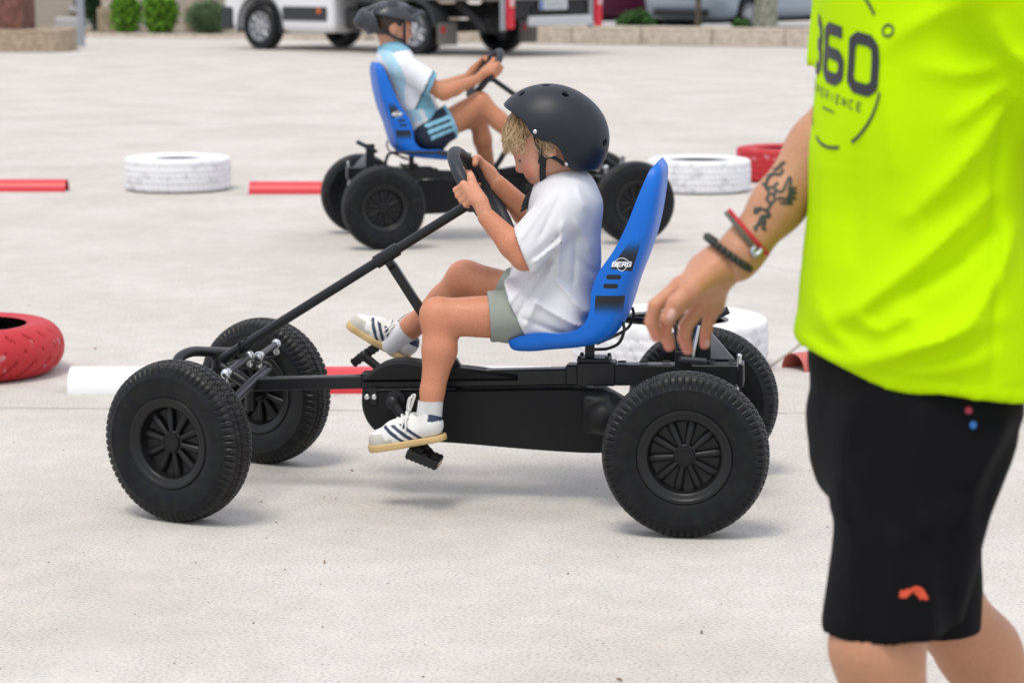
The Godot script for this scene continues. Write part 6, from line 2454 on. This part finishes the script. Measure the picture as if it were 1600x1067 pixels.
func foliage(parent: Node3D, called: String, centres: Array, count: int, leaf: Mesh, cols: Array, sd: int, shell: float) -> void:
	var mm := MultiMesh.new()
	mm.transform_format = MultiMesh.TRANSFORM_3D
	mm.use_colors = true
	mm.mesh = leaf
	mm.instance_count = count
	var rng := RandomNumberGenerator.new()
	rng.seed = sd
	for i in count:
		var c: Array = centres[rng.randi() % centres.size()]
		var dv := Vector3(rng.randfn(), rng.randfn(), rng.randfn()).normalized()
		var rad := lerpf(shell, 1.0, rng.randf()) * (1.0 + 0.11 * rng.randfn())
		var p: Vector3 = c[0] + dv * c[1] * rad
		var up := (dv + Vector3(rng.randfn(), rng.randfn(), rng.randfn()) * 0.6).normalized()
		var sd2 := up.cross(Vector3(rng.randfn(), rng.randfn(), rng.randfn())).normalized()
		var sc := rng.randf_range(0.7, 1.25)
		mm.set_instance_transform(i, Transform3D(Basis(sd2, up, sd2.cross(up)) * sc, p))
		mm.set_instance_color(i, (cols[0] as Color).lerp(cols[1], rng.randf()))
	var mi := MultiMeshInstance3D.new()
	mi.name = called
	mi.multimesh = mm
	mi.material_override = M.leaf
	mi.set_meta("kind", "stuff")
	parent.add_child(mi, true)

func build_shrub(label: String, pos: Vector3, rad: Vector3, cols: Array, leafm: Mesh, count: int, sd: int, group: String) -> void:
	var t := thing("shrub", label, "shrub", Transform3D(Basis.IDENTITY, pos), group)
	foliage(t, "leaves", [[Vector3(0, rad.y, 0), rad]], count, leafm, cols, sd, 0.55)
	var g := Geo.new()
	for i in 5:
		var a := TAU * i / 5
		g.tube([Vector3(0, 0, 0), Vector3(cos(a) * rad.x * 0.3, rad.y * 0.7, sin(a) * rad.z * 0.3), Vector3(cos(a) * rad.x * 0.6, rad.y * 1.3, sin(a) * rad.z * 0.6)], [0.02, 0.014, 0.006], 6)
	part("stem", t, g, M.bark)
	g = Geo.new()
	g.ball(Vector3(0, rad.y, 0), rad * 0.62, 20)
	part("inner_foliage", t, g, mat((cols[0] as Color).lerp(cols[1], 0.5).linear_to_srgb(), 0.9))

func build_background() -> void:
	M.leaf = mat_v(0.6)
	M.leaf.backlight_enabled = true
	M.leaf.backlight = Color(0.06, 0.12, 0.02)
	M.bark = mat(lin(0.16, 0.13, 0.10), 0.9)
	M.bark.uv1_triplanar = true
	M.bark.uv1_scale = Vector3(2, 0.6, 2)
	M.bark.albedo_texture = noise_tex(256, 0.05, 4, 61, Color(0.6, 0.6, 0.58), Color(1, 1, 1))
	var stone := mat(lin(0.46, 0.37, 0.27), 0.9)
	stone.uv1_triplanar = true
	stone.uv1_world_triplanar = true
	stone.uv1_scale = Vector3(1.3, 1.3, 1.3)
	stone.albedo_texture = noise_tex(512, 0.012, 5, 62, Color(0.80, 0.78, 0.76), Color(1, 1, 1))
	var kerb := stone.duplicate() as StandardMaterial3D
	kerb.albedo_color = lin(0.62, 0.55, 0.46)
	# the kerb line runs obliquely behind the square
	var dirk := Vector3(0.923, 0, 0.386)
	var kx := Transform3D(Basis(dirk, Vector3.UP, dirk.cross(Vector3.UP)), Vector3(2.07, 0, -40.65))
	var kw := thing("kerb_wall", "low beige stone kerb wall along the far edge of the square", "wall", kx)
	for i in 14:
		var g := Geo.new()
		g.box(moved(-4.2 + i * 1.205, 0.145 + 0.004 * sin(i * 2.1), -0.20), Vector3(1.195, 0.29, 0.40), 0.018)
		part("kerb_stone", kw, g, kerb)
	var lk := thing("low_kerb", "thin pale kerb in front of the clipped green shrubs", "kerb", Transform3D(kx.basis, kx * Vector3(-4.9, 0, 0)))
	for i in 9:
		var g := Geo.new()
		g.box(moved(-0.6 - i * 1.1, 0.03, -0.10), Vector3(1.09, 0.075, 0.22), 0.01)
		part("kerb_stone", lk, g, kerb)
	# raised pavement and garden ground behind
	var g := Geo.new()
	g.box(Transform3D(kx.basis, kx * Vector3(6.0, -0.03, -5.42)), Vector3(21.5, 0.30, 10.0), 0.01)
	struct("pavement", g, mat(lin(0.34, 0.33, 0.315), 0.9))
	g = Geo.new()
	g.box(Transform3D(kx.basis, kx * Vector3(-13.0, 0.0, -5.22)), Vector3(16.0, 0.09, 10.0), 0.01)
	struct("garden_bed", g, mat(lin(0.26, 0.22, 0.17), 0.95))
	# stone plinth with a rust red post box-like pillar
	var pl := thing("stone_plinth", "long beige stone plinth carrying a rust red pillar", "plinth", turned(Vector3(-7.95, 0, -38.0), 4.0))
	g = Geo.new()
	var poly := PackedVector2Array()
	for i in 11:
		var a := lerpf(-PI / 2, 0.0, i / 10.0)
		poly.append(Vector2(1.02 + 0.28 * cos(a), -0.12 + 0.42 * sin(a)))
	for i in 11:
		var a := lerpf(0.0, PI / 2, i / 10.0)
		poly.append(Vector2(1.02 + 0.28 * cos(a), 0.5 + 0.42 * sin(a)))
	poly.append(Vector2(-2.6, 0.92))
	poly.append(Vector2(-2.6, -0.54))
	g.prism(poly, 0.0, 0.33, Transform3D(Basis(Vector3.RIGHT, Vector3.FORWARD, Vector3.UP), Vector3.ZERO), 0.02)
	part("block", pl, g, stone)
	var rp := thing("pillar", "rust red rectangular pillar standing on the stone plinth", "pillar", turned(Vector3(-7.63, 0.33, -38.05), -14.0))
	var rust := mat(lin(0.205, 0.092, 0.068), 0.8)
	rust.uv1_triplanar = true
	rust.uv1_scale = Vector3(1.4, 0.8, 1.4)
	rust.albedo_texture = noise_tex(256, 0.02, 5, 66, Color(0.75, 0.72, 0.72), Color(1, 1, 1))
	g = Geo.new()
	g.box(moved(0, 0.85, 0), Vector3(0.68, 1.70, 0.50), 0.012)
	part("shaft", rp, g, rust)
	g = Geo.new()
	g.box(moved(-0.20, 0.85, 0.252), Vector3(0.06, 1.69, 0.012), 0.004)
	g.box(moved(0, 1.73, 0), Vector3(0.78, 0.08, 0.60), 0.012)
	part("trim", rp, g, mat(lin(0.27, 0.11, 0.085), 0.8))
	g = Geo.new()
	g.ball(Vector3(0.05, 0.58, 0.252), Vector3(0.15, 0.13, 0.012), 20)
	part("plaque", rp, g, mat(lin(0.10, 0.085, 0.085), 0.6))
	var po := thing("lamp_post", "slim grey metal post at the end of the stone plinth", "post", moved(-6.85, 0, -39.9))
	g = Geo.new()
	g.tube([Vector3(0, 0, 0), Vector3(0, 0.5, 0), Vector3(0, 3.6, 0)], [0.068, 0.062, 0.05], 16)
	part("pole", po, g, mat(lin(0.34, 0.37, 0.40), 0.5, 0.3))
	g = Geo.new()
	g.box(moved(0, 3.66, 0), Vector3(0.3, 0.12, 0.3), 0.03)
	part("lantern", po, g, mat(lin(0.1, 0.1, 0.11), 0.5))
	# shrubs
	var lf := leaf_mesh(0.05, 0.075)
	var lf2 := leaf_mesh(0.016, 0.11)
	var lime := [Color(0.10, 0.25, 0.012), Color(0.19, 0.40, 0.03)]
	build_shrub("bright green clipped round shrub nearest the pale stone post", Vector3(-6.93, 0.04, -45.1), Vector3(0.25, 0.36, 0.25), lime, lf, 2600, 1, "clipped shrubs")
	build_shrub("bright green clipped round shrub next to the grey green one", Vector3(-6.31, 0.04, -45.1), Vector3(0.29, 0.38, 0.29), lime, lf, 2800, 2, "clipped shrubs")
	build_shrub("loose grey green lavender-like shrub beside the white truck", Vector3(-5.44, 0.04, -44.9), Vector3(0.34, 0.29, 0.30), [Color(0.07, 0.12, 0.05), Color(0.15, 0.23, 0.10)], lf2, 3000, 3, "clipped shrubs")
	build_shrub("low dark green shrub on the kerb wall by the maroon car", Vector3(2.05, 0.12, -41.6), Vector3(0.28, 0.19, 0.2), [Color(0.03, 0.10, 0.02), Color(0.07, 0.18, 0.04)], lf, 1300, 4, "")
	build_shrub("small tuft of green weeds before the silver car", Vector3(3.75, 0.12, -41.0), Vector3(0.12, 0.13, 0.1), [Color(0.04, 0.12, 0.02), Color(0.09, 0.22, 0.05)], lf, 400, 5, "")
	# hedge, stone posts and a house front at the back left
	for e in [[Vector3(-10.6, 0.04, -47.2), Vector3(1.0, 1.2, 0.5), "tall dark hedge left of the rust red pillar", 11], [Vector3(-7.75, 0.04, -46.8), Vector3(0.34, 1.1, 0.4), "narrow dark cypress hedge behind the grey metal post", 12], [Vector3(-4.6, 0.04, -47.5), Vector3(0.9, 1.2, 0.5), "dark hedge behind the white truck cab", 13]]:
		build_shrub(e[2], e[0], e[1], [Color(0.012, 0.045, 0.012), Color(0.03, 0.09, 0.025)], lf, 4200, e[3], "")
	for e in [[-7.30, -46.0, 0.42, "square beige stone gate post beside the bright shrubs"], [-5.88, -46.4, 0.24, "narrow grey stone gate post between the shrubs"]]:
		var gp := thing("gate_post", e[3], "gate post", turned(Vector3(e[0], 0.04, e[1]), 10.0))
		g = Geo.new()
		g.box(moved(0, 0.22, 0), Vector3(e[2] * 1.35, 0.44, e[2] * 1.35), 0.02)
		part("foot", gp, g, stone)
		g = Geo.new()
		g.box(moved(0, 1.25, 0), Vector3(e[2], 1.62, e[2]), 0.02)
		part("shaft", gp, g, kerb)
		g = Geo.new()
		g.box(moved(0, 2.11, 0), Vector3(e[2] * 1.3, 0.10, e[2] * 1.3), 0.02)
		part("cap", gp, g, stone)
	var hs := thing("house", "pale rendered house front with barred window behind the garden", "house", turned(Vector3(-7.0, 0.0, -52.0), 10.0))
	g = Geo.new()
	g.box(moved(0, 2.4, -0.5), Vector3(12.0, 4.8, 1.0), 0.02)
	part("wall", hs, g, mat(lin(0.42, 0.38, 0.32), 0.9))
	for x in [-4.0, -1.55, 1.6, 4.2]:
		g = Geo.new()
		g.box(moved(x, 1.15, 0.01), Vector3(0.95, 1.5, 0.08), 0.01)
		var wi := part("window", hs, g, mat(lin(0.10, 0.115, 0.14), 0.15))
		g = Geo.new()
		for i in 6:
			g.tube([Vector3(x - 0.4 + i * 0.16, 0.42, 0.10), Vector3(x - 0.4 + i * 0.16, 1.9, 0.10)], 0.014, 6)
		part("bars", wi, g, mat(lin(0.25, 0.26, 0.28), 0.5))
		g = Geo.new()
		g.box(moved(x, 0.35, 0.09), Vector3(1.15, 0.10, 0.18), 0.01)
		part("sill", wi, g, mat(lin(0.5, 0.49, 0.47), 0.8))
	g = Geo.new()
	g.box(moved(0, 4.9, -0.4), Vector3(12.5, 0.25, 1.6), 0.02)
	part("eaves", hs, g, mat(lin(0.30, 0.14, 0.09), 0.85))
	g = Geo.new()
	g.box(moved(-1.4, 0.10, 1.6), Vector3(2.0, 0.22, 0.9), 0.02)
	part("doorstep", hs, g, mat(lin(0.5, 0.5, 0.5), 0.8))
	# parked cars and a plane tree behind the kerb wall
	build_car("silver car parked behind the pale tree trunk and kerb wall", turned(Vector3(4.30, 0.12, -45.0), 230.0), lin(0.36, 0.41, 0.47))
	build_car("maroon car parked beside the silver car", turned(Vector3(1.75, 0.12, -45.6), 200.0), lin(0.10, 0.018, 0.045))
	var tr := thing("plane_tree", "pale grey tree trunk growing through the kerb wall", "tree", moved(4.12, 0.12, -40.9))
	g = Geo.new()
	g.tube([Vector3(0, -0.1, 0), Vector3(0, 0.12, 0), Vector3(0.01, 0.5, 0), Vector3(0.03, 1.6, 0), Vector3(0, 3.0, 0.05), Vector3(0.1, 4.2, 0)], [0.24, 0.205, 0.185, 0.165, 0.14, 0.10], 18)
	for i in 6:
		var a := TAU * i / 6 + 0.3
		g.tube([Vector3(0, 2.7 + i * 0.2, 0), Vector3(cos(a) * 0.7, 3.5 + i * 0.2, sin(a) * 0.7), Vector3(cos(a) * 1.5, 4.3 + i * 0.15, sin(a) * 1.5)], [0.08, 0.05, 0.02], 8)
	var bark := mat(lin(0.40, 0.39, 0.34), 0.9)
	bark.uv1_triplanar = true
	bark.uv1_scale = Vector3(2.2, 1.2, 2.2)
	bark.albedo_texture = noise_tex(256, 0.02, 4, 63, Color(0.62, 0.66, 0.58), Color(1, 1, 1))
	part("trunk", tr, g, bark)
	var cr := []
	var rng := RandomNumberGenerator.new()
	rng.seed = 90
	for i in 16:
		cr.append([Vector3(rng.randf_range(-1.5, 1.5), rng.randf_range(3.7, 5.6), rng.randf_range(-1.5, 1.5)), Vector3(0.7, 0.5, 0.7)])
	foliage(tr, "crown", cr, 5000, leaf_mesh(0.12, 0.16), [Color(0.04, 0.10, 0.02), Color(0.09, 0.19, 0.04)], 91, 0.3)
	var sp := thing("sapling", "thin brown sapling stem in front of the silver car bumper", "tree", moved(3.06, 0.12, -41.4))
	g = Geo.new()
	g.tube([Vector3(0, 0, 0), Vector3(0.01, 0.8, 0), Vector3(0, 2.4, 0)], [0.05, 0.045, 0.03], 10)
	part("trunk", sp, g, M.bark)
	foliage(sp, "crown", [[Vector3(0, 2.6, 0), Vector3(0.6, 0.6, 0.6)]], 700, leaf_mesh(0.09, 0.13), [Color(0.04, 0.10, 0.02), Color(0.09, 0.19, 0.04)], 92, 0.3)


func _ready() -> void:
	# ------------------------------------------------------------ camera, sky, sun, exposure
	var cam := Camera3D.new()
	cam.name = "camera"
	cam.fov = 15.57
	cam.near = 0.1
	cam.far = 700.0
	cam.position = Vector3(0, 1.40, 0)
	cam.rotation_degrees = Vector3(-8.75, 0, 0)
	var att := CameraAttributesPhysical.new()
	att.frustum_focal_length = 87.75
	att.frustum_focus_distance = 5.80
	att.exposure_aperture = 5.8
	att.frustum_near = 0.1
	att.frustum_far = 700.0
	cam.attributes = att
	add_child(cam)
	cam.current = true
	var env := Environment.new()
	env.background_mode = Environment.BG_SKY
	var sky := Sky.new()
	var sm := ProceduralSkyMaterial.new()
	sm.sky_top_color = Color(0.93, 0.95, 1.0)
	sm.sky_horizon_color = Color(0.86, 0.88, 0.92)
	sm.sky_curve = 0.25
	sm.ground_bottom_color = Color(0.55, 0.54, 0.52)
	sm.ground_horizon_color = Color(0.75, 0.75, 0.75)
	sm.sun_angle_max = 1.0
	sky.sky_material = sm
	env.sky = sky
	env.background_energy_multiplier = 0.90
	env.tonemap_mode = Environment.TONE_MAPPER_LINEAR
	env.tonemap_exposure = 1.36
	env.sdfgi_enabled = true
	env.ssao_enabled = true
	env.ssil_enabled = true
	var we := WorldEnvironment.new()
	we.name = "world_environment"
	we.environment = env
	add_child(we)
	var sun := DirectionalLight3D.new()
	sun.name = "sun"
	sun.light_color = Color(1.0, 0.975, 0.94)
	sun.light_energy = 0.5
	sun.light_angular_distance = 20.0
	sun.shadow_enabled = true
	sun.rotation_degrees = Vector3(-66, -28, 0)
	add_child(sun)

	# ------------------------------------------------------------ structure
	make_materials()
	M.painted = mat_v(0.62)
	build_ground()
	build_background()
	build_truck()

	# ------------------------------------------------------------ track markers
	var wht := Color(0.74, 0.745, 0.76)
	var red := Color(0.47, 0.018, 0.026)
	flat_tyre("red painted motorcycle tyre with scuffed tread lying beside the white barrier pipe", Vector3(-1.845, 0, -8.40), 0.315, 0.175, 0.19, true, red, 0.4, "painted tyres")
	flat_tyre("white painted car tyre lying alone between two red barrier pipes", Vector3(-2.04, 0, -15.2), 0.325, 0.205, 0.14, false, wht, 1.0, "painted tyres")
	flat_tyre("white painted car tyre lying against the red painted tyre", Vector3(1.135, 0, -15.12), 0.315, 0.20, 0.19, false, wht, 2.0, "painted tyres")
	flat_tyre("red painted car tyre lying against a white painted tyre", Vector3(1.74, 0, -15.85), 0.315, 0.215, 0.19, false, red, 0.2, "painted tyres")
	flat_tyre("white painted car tyre lying behind the blue kart seat and rear wheel", Vector3(0.545, 0, -8.50), 0.338, 0.185, 0.19, false, wht, 0.7, "painted tyres")
	var pw := mat(lin(0.78, 0.785, 0.80), 0.35)
	var pr := mat(lin(0.60, 0.035, 0.045), 0.4)
	half_pipe("white half-round barrier pipe beside the red motorcycle tyre", Vector3(-1.445, 0, -8.06), Vector3(-0.80, 0, -8.06), 0.080, pw, "barrier pipes")
	half_pipe("red half-round barrier pipe between two white pipes", Vector3(-0.79, 0, -8.06), Vector3(-0.27, 0, -8.06), 0.080, pr, "barrier pipes")
	half_pipe("white half-round barrier pipe behind the chain case of the kart", Vector3(-0.26, 0, -8.06), Vector3(0.128, 0, -8.06), 0.080, pw, "barrier pipes")
	half_pipe("red half-round barrier pipe whose open end shows beside the black shorts", Vector3(0.965, 0, -8.45), Vector3(1.50, 0, -8.80), 0.062, mat(lin(0.50, 0.12, 0.10), 0.6), "barrier pipes")
	half_pipe("red half-round barrier pipe ending before the lone white tyre", Vector3(-3.9, 0, -15.1), Vector3(-2.70, 0, -15.1), 0.075, pr, "barrier pipes")
	half_pipe("red half-round barrier pipe running behind the far kart's rear wheels", Vector3(-1.575, 0, -14.95), Vector3(-0.55, 0, -14.95), 0.075, pr, "barrier pipes")

	# ------------------------------------------------------------ karts and people
	var k1 := turned(Vector3(0.4733, 0, -6.3445), 172.33)
	var k2 := turned(Vector3(-0.700, 0, -12.40), 12.0)
	var c1 := Vector3(0.556, 0.791, 0)
	var c2 := Vector3(0.578, 0.826, 0)
	build_kart("black pedal kart with blue seat in front, its child in a white T-shirt", k1, -21.0, c1, 0.35, 0.0)
	build_kart("black pedal kart with blue seat behind, its child in a football shirt", k2, 4.0, c2, 0.0, 0.072)
	build_child_near(k1, c1)
	build_child_far(k2, c2)
	build_man(Vector3(0.56, 0, -3.5))
